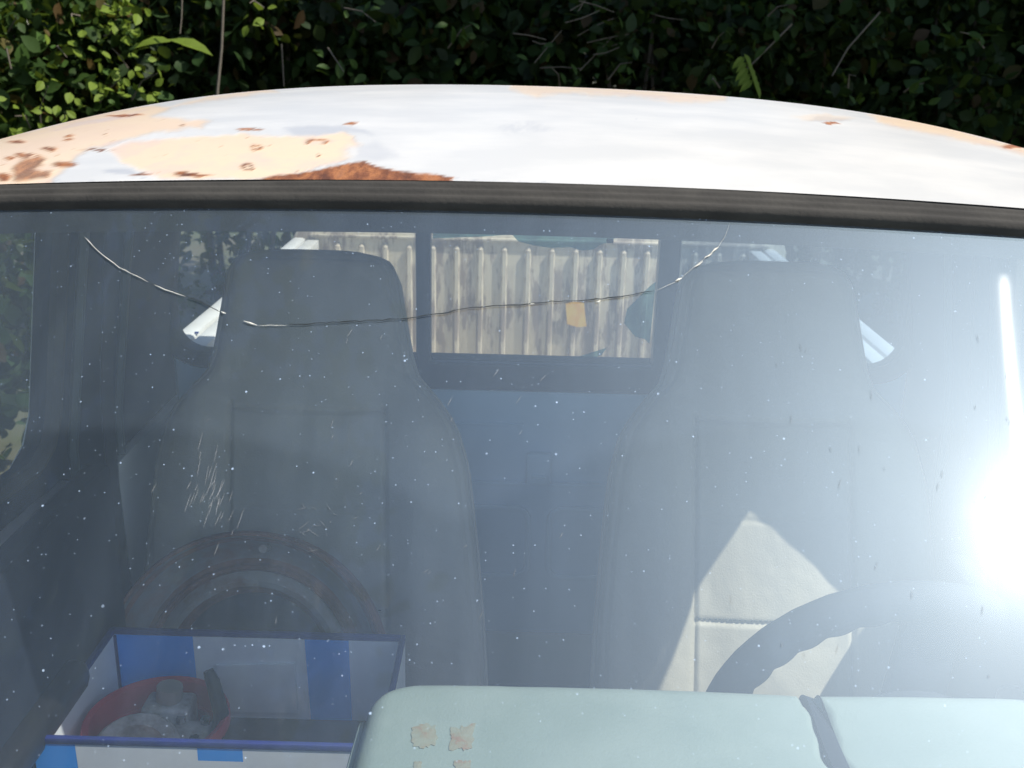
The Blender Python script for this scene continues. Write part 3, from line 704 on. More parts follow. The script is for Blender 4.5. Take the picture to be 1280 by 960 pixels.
# ---- dashboard
DZ = 1.56-.589
dsh = MB(); dsh.box((-.60, .36, .70), (.60, .82, .83)); dash = dsh.build('dashboard', M['dashdark'], truck, bev=.03, seg=4)
def dpt(px, py): return atZ(px, py, DZ)
YE = dpt(800, 851)[1]; XL = dpt(455, 885)[0]; xc0 = dpt(1010, 860)[0]; xc1 = dpt(1040, 958)[0]
print('dash', YE, XL, xc0, xc1)
def pad(x0, x1, x0f, x1f, name, label):
    nxp, ny = 90, 60
    t = np.linspace(0, 1, nxp); yy = np.linspace(0, 1, ny)
    Pp = np.zeros((ny+12, nxp, 3))
    R = .028
    path = []                                            # from front to rear edge, over the lip and down
    yF = .40
    for q in yy: path.append((yF+(YE-R-yF)*q, 0))
    for k in range(1, 9): a = rad(90*k/8); path.append((YE-R+R*math.sin(a), -R+R*math.cos(a)))
    for k in range(1, 5): path.append((YE-.004*k, -R-.03*k))
    for i, (y, dz) in enumerate(path):
        f = np.clip((YE-y)/(YE-.50), 0, 1); a = x0*(1-f)+x0f*f; b = x1*(1-f)+x1f*f
        wv0 = .0022*math.sin(y*70)+.0015*math.sin(y*150+1) if x0 > 0 else 0
        wv1 = .0022*math.sin(y*70+.6)+.0015*math.sin(y*160) if x1 < .5 else 0
        xx = (a+wv0)+((b+wv1)-(a+wv0))*t
        e0 = np.clip((xx-xx[0])/ (.022 if x0 < 0 else .006), 0, 1); e1 = np.clip((xx[-1]-xx)/.006, 0, 1)
        rr0 = (.022 if x0 < 0 else .005); rr1 = .005
        dd = -rr0*(1-np.sqrt(1-(1-e0)**2))-rr1*(1-np.sqrt(1-(1-e1)**2))
        crown = .004*np.sin(np.clip(t, 0, 1)*math.pi)+.0012*fbm(xx*14, np.full_like(xx, y*14), 3, 7)
        cr = .035*np.clip(1-(xx-xx[0])/.05, 0, 1)**2.2 if x0 < 0 else 0*xx       # rounded rear corner in plan
        wgt = np.clip((y-(YE-.10))/.10, 0, 1)
        z = DZ+dz+dd+crown*(1 if dz == 0 else max(0, 1+dz/R))
        Pp[i, :, 0] = xx; Pp[i, :, 1] = y-cr*wgt; Pp[i, :, 2] = z
    nose = Pp
    mb = MB(); mb.grid(nose)
    sideL = np.stack([nose[:, 0], nose[:, 0]*[1, 1, 0]+[0 if x0 > 0 else -.012, 0, .80]], 1); sideR = np.stack([nose[:, -1], nose[:, -1]*[1, 1, 0]+[0, 0, .80]], 1)
    mb.grid(sideL); mb.grid(sideR)
    o = mb.build(name, M['dash'], dash, smooth=True, angle=60, label=label)
    if x0 < 0:
        for k, (lift, r) in enumerate(((-.018, .0035), (-.030, .003))):
            t_ = MB(); t_.tube([nose[i, 0]+np.array([-.003-.002*k, 0, lift+.016]) for i in range(0, ny+10, 2)], r, 6); t_.build('piping', M['dash'], dash, smooth=True)
    return o, nose
pd, nose = pad(XL, xc0-.007, XL-.006, xc1-.007, 'dash_pad', 'wide pale teal dash pad with two brown glue patches')
pad(xc0+.006, .635, xc1+.006, .635, 'dash_pad', 'short pale teal dash pad right of the split')
mb = MB(); mb.prism([*[(xc0+(xc1-xc0)*f_-.0072+.0008*math.sin(f_*23), YE-.003-f_*(YE-.44), DZ-.0075-.028+math.sqrt(max(0, .028**2-max(0, .028-.003-f_*(YE-.44))**2))) for f_ in np.linspace(0, 1, 40)**1.6], *[(xc0+(xc1-xc0)*f_+.0072+.0008*math.sin(f_*19+1), YE-.003-f_*(YE-.44), DZ-.0075-.028+math.sqrt(max(0, .028**2-max(0, .028-.003-f_*(YE-.44))**2))) for f_ in np.linspace(1, 0, 40)**1.6]], (0, 0, .010))
mb.build('dash_split', M['navy'], dash)
# glue patches where something was stuck on the pad
def gluemat():
    m, N, L, B = nm('old_glue'); n = noise(N, L, 70, 5, .7)
    r = ramp(N, [(.40, (.24, .27, .215)), (.54, (.235, .235, .17)), (.64, (.25, .17, .115))]); L.new(n.outputs['Fac'], r.inputs[0]); L.new(r.outputs[0], B.inputs['Base Color']); B.inputs['Roughness'].default_value = .8
    bump(N, L, B, n.outputs['Fac'], .5, .002); return m
M['glue'] = gluemat()
def nose_z(x, y):
    pts = nose[:60].reshape(-1, 3); d = (pts[:, 0]-x)**2+(pts[:, 1]-y)**2; return pts[np.argmin(d), 2]
def blot(x0, y0, x1, y1, seed):
    n = 40; pts = []
    for k in range(n):
        a = 2*math.pi*k/n; c, s_ = math.cos(a), math.sin(a); k2 = max(abs(c), abs(s_))
        ux, uy = c/k2, s_/k2; j = .92+.34*fbm(np.array([3+c*5.]), np.array([3+s_*5.]), 4, seed)[0]
        q = dpt((x0+x1)/2+(x1-x0)/2*ux*j, (y0+y1)/2+(y1-y0)/2*uy*j); pts.append(np.array([q[0], q[1], nose_z(q[0], q[1])+.0008]))
    cen = sum(pts)/n; mb = MB(); mb.add(pts+[cen+np.array([0,0,.0004])]+[p-np.array([0,0,.002]) for p in pts], [(i, (i+1) % n, n) for i in range(n)]+[(i, (i+1) % n, n+1+(i+1) % n, n+1+i) for i in range(n)])
    return mb.build('glue_patch', M['glue'], dash)
blot(514, 908, 546, 938, 1); blot(562, 911, 592, 941, 2); blot(517, 954, 527, 966, 5); blot(568, 955, 590, 972, 6)

# ---- steering wheel
SWN = np.array([0, .985, .17]); SWN /= np.linalg.norm(SWN)
swc = CAM+ray(1110, 924)/FPX*1.13; Rw = .212
sa = np.array([1., 0, 0]); sb_ = np.cross(SWN, sa); sb_ = sb_ if sb_[2] > 0 else -sb_
mb = MB(); pts = []; 
Nn = 288
for k in range(Nn):
    a = 2*math.pi*k/Nn; wv = .0008*math.cos(k*2*math.pi*34/Nn); pts.append(swc+(Rw-.021-wv)*(math.cos(a)*sa+math.sin(a)*sb_))
mb.tube(pts, [.0205+.0008*math.cos(k*2*math.pi*34/Nn) for k in range(Nn)], 18, closed=True)
stw = mb.build('steering_wheel', M['wheelgrip'], truck, smooth=True, angle=180)
mb = MB(); mb.lathe([(.0, .0), (.085, .0), (.100, -.010), (.105, -.03), (.05, -.06), (.03, -.10)], swc-SWN*.02, SWN, 32); mb.build('hub', M['wheelgrip'], stw, smooth=True)
for ang in (205, 335, 86):
    a = rad(ang); d = math.cos(a)*sa+math.sin(a)*sb_; e = np.cross(SWN, d)
    mb = MB(); w0, w1 = .034, .028
    mb.prism([swc+d*.05-e*w0-SWN*.03, swc+d*.05+e*w0-SWN*.03, swc+d*(Rw-.022)+e*w1-SWN*.006, swc+d*(Rw-.022)-e*w1-SWN*.006], SWN*.016)
    mb.build('spoke', M['wheelgrip'], stw, bev=.005)
mb = MB(); mb.tube([swc-SWN*.08, swc-SWN*.2+np.array([0, 0, -.06]), np.array([swc[0], .5, .72])], .032, 12); mb.build('steering_column', M['dashdark'], stw, smooth=True)

# ---- front end and outside of the truck
HX = np.linspace(-.59, .59, 40); HY = np.linspace(-.85, .22, 40)
H = np.array([[(x, y+.10*(x/.56)**2*((y+.85) < .5)*0, .945+.03*(1-(x/.62)**2)-.10*((.22-y)/1.07)**2+.012*math.exp(-((abs(x)-.25)/.03)**2)) for x in HX] for y in HY])
mb = MB(); mb.grid(H); mb.build('hood', M['body'], truck, smooth=True)
mb = MB(); mb.grid(np.array([[(x, .225+.12*(x/.6)**2+q*.135, .945+.012*q) for x in np.linspace(-.62, .62, 30)] for q in (0, .5, 1)])); mb.build('cowl', M['black'], truck)
for sx in (-1, 1):
    arch = [(-.35+.33*math.cos(a), .33+.33*math.sin(a)) for a in np.linspace(math.pi, 0, 14)]
    prof_ = [(-.88, .45), (-.88, .82), (-.60, .88), (.20, .93), (.40, .94), (.40, .42)]+[(y, z) for y, z in arch[::-1]]+[(-.75, .42)]
    mb = MB(); mb.prism([(sx*.565, y, z) for y, z in prof_], (sx*.115, 0, 0)); mb.build('fender', M['body'], truck, bev=.012)
    mb = MB(); mb.lathe([(.0, .02), (.05, .018), (.085, 0), (.095, -.01), (.1, -.03)], (sx*.50, -.905, .72), (0, -1, 0), 28, mis=[0, 0, 1, 1]); mb.build('headlight', [M['lens'], M['chrome']], truck, smooth=True)
mb = MB(); mb.box((-.57, -.895, .56), (.57, -.865, .85)); fp = mb.build('front_panel', M['body'], truck, bev=.01)
for k in range(6):
    mb = MB(); mb.box((-.36, -.91, .615+.035*k), (.36, -.897, .635+.035*k)); mb.build('grille_bar', M['black'], fp, bev=.003)
mb = MB(); mb.box((-.66, -.99, .42), (.66, -.92, .54)); mb.build('bumper', M['chrome'], truck, bev=.02, seg=3)
wheel0 = None
for (x, y) in ((-.60, -.35), (.60, -.35), (-.60, 2.30), (.60, 2.30)):
    sx = 1 if x > 0 else -1
    hub = MB(); hub.lathe([(.0, .01), (.06, .012), (.07, -.02), (.15, -.03), (.165, .01), (.18, .02), (.185, .0)], (x+sx*.06, y, .30), (sx, 0, 0), 32)
    t = MB(); t.lathe([(.18, -.075), (.19, -.085), (.27, -.085), (.295, -.07), (.30, 0), (.295, .07), (.27, .085), (.19, .085), (.18, .075)], (x, y, .30), (sx, 0, 0), 40)
    wo = t.build('wheel', M['tyre'], truck, smooth=True); hub.build('rim', M['steel2'], wo, smooth=True)

# ---- cargo bed
TY = 2.95
tl = atY(365, 290, TY); tr_ = atY(985, 296, TY); tz = 1.56-.500
print('tailgate', tl, tr_)
mb = MB(); mb.box((-.66, 1.80, .56), (.66, TY+.03, .60)); bed = mb.build('bed_floor', M['tail'], truck, bev=.004)
for k in range(17):
    x = -.60+.075*k; mb = MB(); mb.box((x-.012, 1.81, .6005), (x+.012, TY-.01, .612)); mb.build('floor_rib', M['tail'], bed)
mb = MB(); mb.box((-.66, 1.80, .60), (.66, 1.83, .985)); mb.build('bed_front_wall', M['body'], truck, bev=.006)
xt0, xt1 = tl[0], tr_[0]
r_ = .05
tp = [(xt0, .60), (xt1, .60)]+[(xt1-r_+r_*math.cos(a), tz-r_+r_*math.sin(a)) for a in np.linspace(0, math.pi/2, 7)]+[(xt0+r_+r_*math.cos(a), tz-r_+r_*math.sin(a)) for a in np.linspace(math.pi/2, math.pi, 7)]
mb = MB(); mb.prism([(x, TY, z) for x, z in tp], (0, .035, 0)); tail = mb.build('tailgate', M['tail'], truck, bev=.004)
pitch = .0682; x0r = atY(542, 400, TY)[0]
k0 = math.ceil((xt0+.05-x0r)/pitch); proto = None
mb = MB(); mb.prism([atY(a, b, TY-.0155) for a, b in ((707,380),(716,377),(730,379),(733,408),(722,409),(709,405))], (0, .0012, 0)); mb.build('sticker', M['yellow'], tail)
zt_r = tz-.055
for k in range(k0, 40):
    x = x0r+pitch*k
    if x > xt1-.03: break
    if proto is None:
        mb = MB(); w_ = .012
        sec = [(-w_, 0), (-w_*.5, -.010), (w_*.3, -.010), (w_*.6, -.0)]
        n = len(sec); vs = [(x+a, TY-.0005+b, .612) for a, b in sec]+[(x+a, TY-.0005+b, zt_r) for a, b in sec]+[(x, TY-.0005, zt_r+.012)]
        fs = [(i, i+1, n+i+1, n+i) for i in range(n-1)]+[(n+i, n+i+1, 2*n) for i in range(n-1)]
        mb.add(vs, fs); proto = mb.build('rib', M['tail'], tail, own=True); base_x = x
    else: copyo(proto, tail, (x-base_x, 0, 0))
mb = MB(); mb.box((xt0+.05, TY-.010, tz-.03), (xt1-.05, TY-.0005, tz-.022)); mb.build('top_bead', M['tail'], tail, bev=.002)
for sx in (-1, 1):
    RZ = 1.025
    mb = MB(); mb.box((min(sx*.645, sx*.665), 1.84, .60), (max(sx*.645, sx*.665), TY-.005, RZ-.055)); side = mb.build('bed_side', M['body'], truck)
    mb = MB(); mb.box((min(sx*.653, sx*.692), 1.84, RZ-.050), (max(sx*.653, sx*.692), TY+.03, RZ)); mb.build('bed_rail', M['body'], side, bev=.010)
    mb = MB(); mb.box((min(sx*.545, sx*.644), 1.85, RZ-.15), (max(sx*.545, sx*.644), TY-.01, RZ-.056)); mb.build('inner_ledge', M['body'], side, bev=.006)
    mb = MB(); mb.box((min(sx*.613, sx*.648), 1.84, RZ-.05), (max(sx*.613, sx*.648), TY-.01, RZ-.003)); mb.build('rail_lip', M['body'], side, bev=.004)
    mb = MB(); mb.box((min(sx*.646, sx*.655), 1.845, RZ-.045), (max(sx*.646, sx*.655), TY-.01, RZ-.012)); mb.build('rail_groove', M['rust'], side)
    mb = MB(); mb.box((min(sx*.585, sx*.612), 1.845, RZ-.049), (max(sx*.585, sx*.612), TY-.01, RZ-.036)); mb.build('inner_shade_strip', M['steel2'], side, bev=.003)  # grey strip stands in for the shaded band inside the rail
    if sx < 0:
        for (a_, b_, w_, h_) in ((236, 418, 5, 2.5), (246, 416, 5, 2)):
            q = [atZ(a_+i*w_/2, b_+j*h_/2, RZ-.0015) for i, j in ((-1, -1), (1, -1), (1, 1), (-1, 1))]; mb = MB(); mb.prism(q, (0, 0, .0008)); mb.build('decal', M['edge'], side)
    arch = [(2.30+.36*math.cos(a), .30+.36*math.sin(a)) for a in np.linspace(math.pi, 0, 14)]
    mb = MB(); mb.prism([(sx*.667, y, z) for y, z in [(1.80, .42), (1.80, RZ-.056), (TY+.03, RZ-.056), (TY+.03, .42), (2.67, .42)]+arch[::-1]+[(1.93, .42)]], (sx*.02, 0, 0)); mb.build('outer_skin', M['body'], side)

# ================================================================== things on the passenger seat
# cardboard tray: rim corners from the photograph at rim height
ZB = 1.56-.74
bl, br = atZ(131, 789, ZB), atZ(507, 791, ZB); fl, fr = atZ(42, 930, ZB), atZ(505, 930, ZB)
print('box', bl, br, fl, fr)
BB = .575; by1 = (bl[1]+br[1])/2; by0 = (fl[1]+fr[1])/2
bx0b, bx1b = bl[0], br[0]; bx0f, bx1f = fl[0], max(fr[0], bx1b)
bx0 = (bx0b+bx0f)/2; bx1 = bx1b
print('box w d', bx1-bx0, by1-by0)
boxc = thing('cardboard_box', 'open shallow blue and white printed cardboard box on the seat', 'cardboard box', ((bx0+bx1)/2, (by0+by1)/2, BB))
TH = .005
def wall(A, B, inward, cols_in, cols_out, rows_top):
    """board from A to B; printed columns given as fractions (top, bottom, printed?)"""
    A = np.array([A[0], A[1], 0.]); B = np.array([B[0], B[1], 0.]); nin = np.array([*inward, 0.])
    mb = MB()
    def face(off, cols):
        z1, z0 = ZB-.006, BB
        edges = [0]+[c[0] for c in cols]; 
        for (c, prev) in zip(cols, [(0, 0, 0)]+cols[:-1]):
            za = z0+(z1-z0)*c[3] if len(c) > 3 else z0
            pt = lambda f, z: A+(B-A)*f+off+np.array([0, 0, z])
            mb.add([pt(prev[0], z1), pt(c[0], z1), pt(c[1], za), pt(prev[1], za)], [(0, 1, 2, 3)], c[2])
            if za > z0: mb.add([pt(prev[1], za), pt(c[1], za), pt(c[1], z0), pt(prev[1], z0)], [(0, 1, 2, 3)], 0)
    face(nin*TH, cols_in); face(np.zeros(3), cols_out)
    q = [A, B, B+nin*TH, A+nin*TH]
    mb.add([p+np.array([0, 0, ZB-.006]) for p in q], [(0, 1, 2, 3)], 0)
    w = mb.build('wall', [M['board'], M['print']], boxc)
    e = MB(); e.prism([p+np.array([0, 0, ZB-.0058])-nin*.001*(1 if i < 2 else -1) for i, p in enumerate(q)], (0, 0, .008)); e.build('rim_edge', M['edge'], w, bev=.0015)
    for c, P_ in ((0, A), (1, B)):
        s_ = 1 if c == 0 else -1; dd = (B-A)/np.linalg.norm(B-A)*s_
        v = MB(); a0 = P_+nin*TH+dd*.002; v.prism([a0, a0+dd*.006, a0+dd*.006+nin*.001, a0+nin*.001], (0, 0, ZB-.0065-BB)); 
        for k in range(len(v.v)): v.v[k] = (v.v[k][0], v.v[k][1], v.v[k][2]+BB)
        v.build('corner_fold', M['edge'], w)
    return w
wall((bx0, by1), (bx1, by1), (0, -1), [(.28, .29, 1), (.66, .68, 0), (.81, .82, 1), (1, 1, 0)], [(1, 1, 0)], 0)
wall((bx0, by0), (bx1, by0), (0, 1), [(1, 1, 0)], [(.12, .125, 1, .55), (.47, .47, 0), (.60, .60, 1, .93), (1, 1, 0)], 0)
wall((bx0, by1), (bx0, by0), (1, 0), [(1, 1, 0)], [(.5, .5, 0), (1, 1, 1)], 0)
wall((bx1, by1), (bx1, by0), (-1, 0), [(.5, .5, 0), (1, 1, 1)], [(1, 1, 0)], 0)
fz = atY(420, 896, by1)[2]; print('box floor', fz)
mb = MB(); mb.box((bx0+TH, by0+TH, fz-.06), (bx1-TH, by1-TH, fz)); mb.build('base', M['kraft'], boxc, bev=.003)
mb = MB(); fl_ = [atY(a, b, by1-TH-.004) for a, b in ((235, 802), (372, 802), (374, 893), (246, 893))]; 
fl_ = [atY(a, b, by1-TH-.004) for a, b in ((270, 832), (368, 830), (372, 892), (276, 890))]
mb.prism(fl_, (0, .003, 0)); mb.build('flap', M['board'], boxc)
# red tub with a carburettor part in it
zr = ZB-.045
c0 = atZ(196, 898, zr); rw_ = (atZ(285, 893, zr)[0]-atZ(106, 893, zr)[0])/2; print('tub', c0, rw_)
c0[1] = min(max(c0[1], by0+rw_+.012), by1-rw_-.012); c0[0] = max(c0[0], bx0+TH+rw_+.004)
rw_ = min(rw_, (by1-by0)/2-.014)
tub = thing('plastic_tub', 'round red plastic tub of greasy parts in the cardboard box', 'tub', (c0[0], c0[1], fz))
hh = zr-fz
mb = MB(); mb.lathe([(.0, .002), (rw_*.78, .002), (rw_*.90, hh), (rw_*.98, hh+.003), (rw_, hh), (rw_*1.0, hh-.012), (rw_*.93, hh-.013), (rw_*.82, .0), (0, 0)], (c0[0], c0[1], fz+.0005), (0, 0, 1), 48); mb.build('tub_body', M['red'], tub, smooth=True, angle=35)
mb = MB(); mb.tube([(c0[0]+rw_*.86*math.cos(a), c0[1]+rw_*.86*math.sin(a), fz+hh*.62) for a in np.linspace(0, 2*math.pi, 40, endpoint=False)], .004, 6, closed=True); mb.build('inner_ring', M['red'], tub, smooth=True)
carb = thing('carburettor', 'dirty cast metal carburettor lying in the red tub', 'engine part', (c0[0], c0[1], fz+.004))
b0 = np.array([c0[0], c0[1], fz+.004]); hb = hh*.75
mb = MB(); mb.lathe([(.020, 0), (.046, 0), (.052, hb*.6), (.050, hb*1.05), (.044, hb*1.15), (.030, hb*1.1), (.026, hb*.4)], b0+np.array([-.022, -.018, 0]), (.12, -.25, 1), 28); body = mb.build('throttle_body', M['alu'], carb, smooth=True, angle=35)
mb = MB(); mb.lathe([(0, hb*.5), (.026, hb*.5)], b0+np.array([-.022, -.018, 0]), (.12, -.25, 1), 24); mb.build('bore', M['black'], carb)
mb = MB(); mb.box(tuple(b0+[.012, -.03, 0]), tuple(b0+[.062, .03, hb*.95])); mb.build('float_bowl', M['alu'], carb, bev=.008, seg=3)
mb = MB(); mb.box(tuple(b0+[-.03, .022, 0]), tuple(b0+[.03, .064, hb*1.2])); mb.build('flange', M['alu'], carb, bev=.006, seg=3)
mb = MB(); mb.tube([b0+[.0, .045, hb*1.2], b0+[.002, .046, hb*1.5]], .016, 14); mb.build('stub_pipe', M['steel2'], carb, smooth=True)
for q in ((.05, -.018, hb*.95), (.022, .02, hb*.95), (.052, .02, hb*.95)):
    mb = MB(); mb.tube([b0+np.array(q)-[0, 0, .002], b0+np.array(q)+[0, 0, .008]], .006, 6); mb.build('screw', M['chrome'], carb)
mb = MB(); a_ = atY(262, 838, c0[1]+.02); e_ = b0+np.array([.055, -.005, .02])
lev = [a_+[-.002, 0, .0], a_+[.004, -.004, -.012], (a_+e_)/2+[.018, 0, .006], e_+[.012, 0, .012], e_]
lv = tag(mb.tube(lev, [.006, .0085, .0095, .008, .006], 10).build('lever', M['black'], None, smooth=True), 'black bent lever sticking up out of the red tub', 'lever')

# steel wheel leaning on the passenger seat
wn = -SN; wc = atP(303, 846, SP0+wn*.105, SN); Rr = 181*np.dot(wc-CAM, fw)/FPX
print('wheel rim', wc, Rr)
whl = thing('steel_wheel', 'rusty bare steel wheel rim leaning against the seat behind the box', 'wheel', tuple(wc-np.array([0, 0, Rr*.9])))
pr_ = [(.985, -.055), (1.0, -.01), (1.0, .0), (.985, .006), (.965, .004), (.955, -.006), (.93, -.012), (.90, -.03), (.845, -.042), (.80, -.046), (.765, -.045), (.745, -.036), (.725, -.036), (.705, -.046)]
mi_ = [0, 0, 0, 0, 1, 0, 1, 1, 1, 0, 0, 0, 0]
mb = MB(); mb.lathe([(r*Rr, h) for r, h in pr_], wc, wn, 96, mis=mi_); mb.build('rim', [M['rust'], M['steel']], whl, smooth=True, angle=35)
mb = MB(); mb.lathe([(.715*Rr, -.045), (.69*Rr, -.040), (.64*Rr, -.036), (.60*Rr, -.040), (.575*Rr, -.052), (.55*Rr, -.058), (.25*Rr, -.050), (.24*Rr, -.044), (.20*Rr, -.044), (.0, -.05)], wc, wn, 96, mis=[1, 1, 1, 0, 0, 2, 2, 2, 2]); mb.build('disc', [M['rust'], M['steel2'], M['black']], whl, smooth=True, angle=35)
a = rad(84); vd = wc+wn*(-.012)+.88*Rr*(math.cos(a)*np.array([1, 0, 0])+math.sin(a)*SD)
mb = MB(); mb.tube([vd-wn*.015, vd+wn*.010], .006, 8); mb.build('valve_stem', M['steel2'], whl, smooth=True)

# ================================================================== vegetation
def fast_mesh(name, Vt, faces3, m, parent=None):
    me = bpy.data.meshes.new(name); off = np.zeros(3)
    if parent is not None: off = ROOT[parent]
    Vt = (Vt-off).astype(np.float32)
    me.vertices.add(len(Vt)); me.vertices.foreach_set('co', Vt.ravel())
    me.loops.add(faces3.size); me.loops.foreach_set('vertex_index', faces3.astype(np.int32).ravel())
    me.polygons.add(len(faces3)); me.polygons.foreach_set('loop_start', (np.arange(len(faces3))*3).astype(np.int32))
    me.update(calc_edges=True); me.materials.append(m)
    o = bpy.data.objects.new(name, me); COL.objects.link(o)
    if parent is not None: o.parent = parent
    return o
LV = np.array([(0,0,0),(-.26,.22,.05),(-.33,.45,.06),(-.22,.75,.02),(0,1,-.06),(.22,.75,.02),(.33,.45,.06),(.26,.22,.05),(0,.45,0)])
LF = np.array([(0,8,1),(1,8,2),(2,8,3),(3,8,4),(4,8,5),(5,8,6),(6,8,7),(7,8,0)])
def leaves(pos, size, name, m, parent, up=.5):
    n = len(pos); d = rng.normal(size=(n, 3)); d[:, 2] -= .25; d /= np.linalg.norm(d, axis=1)[:, None]
    nn = rng.normal(size=(n, 3)); nn[:, 2] += up*2; nn[:, 1] -= .5; s = np.cross(d, nn); s /= np.linalg.norm(s, axis=1)[:, None]+1e-9; k = np.cross(s, d)
    sz = size*(.45+1.1*rng.uniform(0, 1, n)**1.5)*1.05
    Vt = pos[:, None, :]+sz[:, None, None]*(LV[None, :, 0:1]*s[:, None]+LV[None, :, 1:2]*d[:, None]+LV[None, :, 2:3]*k[:, None])
    Fc = LF[None]+(np.arange(n)*len(LV))[:, None, None]
    return fast_mesh(name, Vt.reshape(-1, 3), Fc.reshape(-1, 3), m, parent)
def clump_pts(c, r, n, nc, spread=.3):
    c = np.array(c); r = np.array(r); d = rng.normal(size=(nc, 3)); d /= np.linalg.norm(d, axis=1)[:, None]
    cc = c+d*r*rng.uniform(.25, 1, (nc, 1))**.5
    return cc[rng.integers(0, nc, n)]+rng.normal(size=(n, 3))*r*spread*rng.uniform(.4, 1, (n, 1))
leaf_me = bpy.data.meshes.new('leaf'); leaf_me.from_pydata((LV*1.0).tolist(), [], LF.tolist()); leaf_me.materials.append(M['leaf3'])
leaf_me2 = bpy.data.meshes.new('leaf'); leaf_me2.from_pydata((LV*np.array([.8, 1, 1])).tolist(), [], LF.tolist()); leaf_me2.materials.append(M['leaf'])
def leaf_part(parent, p, d, nrm, size, me=leaf_me):
    o = bpy.data.objects.new('leaf', me); COL.objects.link(o); o.parent = parent
    d = d/np.linalg.norm(d); s = np.cross(d, nrm); s /= np.linalg.norm(s)+1e-9; k = np.cross(s, d)
    p = p-ROOT[parent]
    o.matrix_local = Matrix(((s[0]*size, d[0]*size, k[0]*size, p[0]), (s[1]*size, d[1]*size, k[1]*size, p[1]), (s[2]*size, d[2]*size, k[2]*size, p[2]), (0, 0, 0, 1)))
bushes = []
def bush(name, label, x, y, h, rx, n, size, m, stems=7):
    n = int(n*1.6); size *= .78
    t = thing(name, label, 'bush', (x, y, 0), 'hedge behind the pickup')
    mb = MB()
    for k in range(stems):
        a = random.uniform(0, 6.28); q = random.uniform(.2, .8)
        tip = np.array([x+rx*q*math.cos(a), y+.45*q*math.sin(a), h*random.uniform(.7, .98)]); b_ = np.array([x+.12*math.cos(a), y+.12*math.sin(a), 0]); mid = (b_+tip)/2+np.array([random.uniform(-.12, .12), random.uniform(-.1, .1), .1])
        mb.tube([b_, mid, tip], [.018, .013, .004], 6)
    mb.build('stem', M['bark'], t, smooth=True)
    pts = np.concatenate([clump_pts((x, y, h*.52), (rx, .55, h*.46), n//2, 60, .22), clump_pts((x, y-.15, 1.55), (rx, .45, .45), n//2, 50, .2)])
    pts = pts[pts[:, 2] > .05]; pts = pts[(pts[:, 1] > 3.75) | (x < -1.95) & (y < 4) & (pts[:, 2] < h+.1)]
    f = leaves(pts, size, 'foliage', m, t); f['kind'] = 'stuff'; bushes.append(t); return t
B0 = bush('bramble_bush', 'sprawling bush with sunlit pale sprigs beyond the rusty left roof corner', -2.5, 5.0, 2.5, .75, 5200, .075, M['leaf'])
B1 = bush('bramble_bush', 'leafy bush with a long drooping bright leaf beside the tall dead stem', -1.45, 5.2, 2.6, .7, 5200, .08, M['leaf2'])
B2 = bush('laurel_bush', 'dark broad-leaved bush just right of the tall dead stem', -.45, 5.3, 2.5, .7, 4600, .09, M['leaf2'])
B3 = bush('bramble_bush', 'tangled bush with bare pale twigs above the middle of the roof', .5, 5.2, 2.4, .65, 4200, .07, M['leaf2'], 12)
B4 = bush('laurel_bush', 'bush with one bright fan of pointed leaves above the roof', 1.35, 5.3, 2.6, .7, 4800, .085, M['leaf2'])
B5 = bush('bramble_bush', 'deeply shaded bush above the right end of the roof', 2.3, 5.3, 2.7, .75, 4800, .08, M['leaf2'])
bush('dense_shrub', 'leafy shrub beside the left of the truck, seen through its side window', -2.0, 3.1, 1.2, .42, 6000, .08, M['leaf2'])
bush('dense_shrub', 'taller leafy shrub standing beyond the one beside the left side window', -2.75, 3.9, 1.6, .55, 5000, .08, M['leaf2'])
bush('laurel_bush', 'dark bush at the right end of the hedge, beside the tree trunk', 3.5, 5.2, 2.6, .8, 4000, .09, M['leaf2'])
mid_ = [('dense_shrub', 'tall dense dark shrub at the back of the hedge, beside the tree trunk', 3.7), ('dense_shrub', 'tall dense dark shrub at the back of the hedge, left end', -2.6), ('dense_shrub', 'tall dense dark shrub at the back of the hedge, behind the dead stem', -1.0), ('dense_shrub', 'tall dense dark shrub at the back of the hedge, behind the bare twigs', .6), ('dense_shrub', 'tall dense dark shrub at the back of the hedge, right end', 2.3)]
for nme, lb, x in mid_: bush(nme, lb, x, 6.3, 3.1, 1.0, 7000, .10, M['leaf2'])
# sprigs: stems carrying single leaves
def sprig(parent, base, tip, Y, nl, size, spread=.05, me=leaf_me):
    a, b = atY(*base, Y), atY(*tip, Y-.08); mb = MB(); m_ = (a+b)/2+np.array([random.uniform(-.02, .02), 0, random.uniform(0, .03)])
    mb.tube([a, m_, b], [.004, .003, .0015], 5); mb.build('twig', M['twig'], parent)
    for k in range(nl):
        t = .25+.75*k/max(1, nl-1); p = a+(b-a)*t+rng.normal(size=3)*spread*np.array([1, .6, 1])
        d = rng.normal(size=3)*.6+np.array([0, -.5, .1]); leaf_part(parent, p, d, np.array([.5, -.5, .8])+rng.normal(size=3)*.35, size*random.uniform(.7, 1.25), me)
sprig(B0, (52,165), (60,108), 4.3, 12, .05); sprig(B0, (38,160), (18,145), 4.3, 7, .05); sprig(B0, (125,128), (150,100), 4.35, 14, .05)
sprig(B0, (165,125), (196,92), 4.35, 18, .05); sprig(B0, (130,5), (168,20), 4.4, 16, .055); sprig(B0, (100,20), (90,28), 4.4, 8, .05)
sprig(B0, (130,45), (172,22), 4.4, 16, .045); sprig(B0, (70,60), (84,72), 4.4, 5, .05); sprig(B0, (160,85), (140,60), 4.4, 7, .045); sprig(B0, (82,150), (88,140), 4.3, 6, .05)
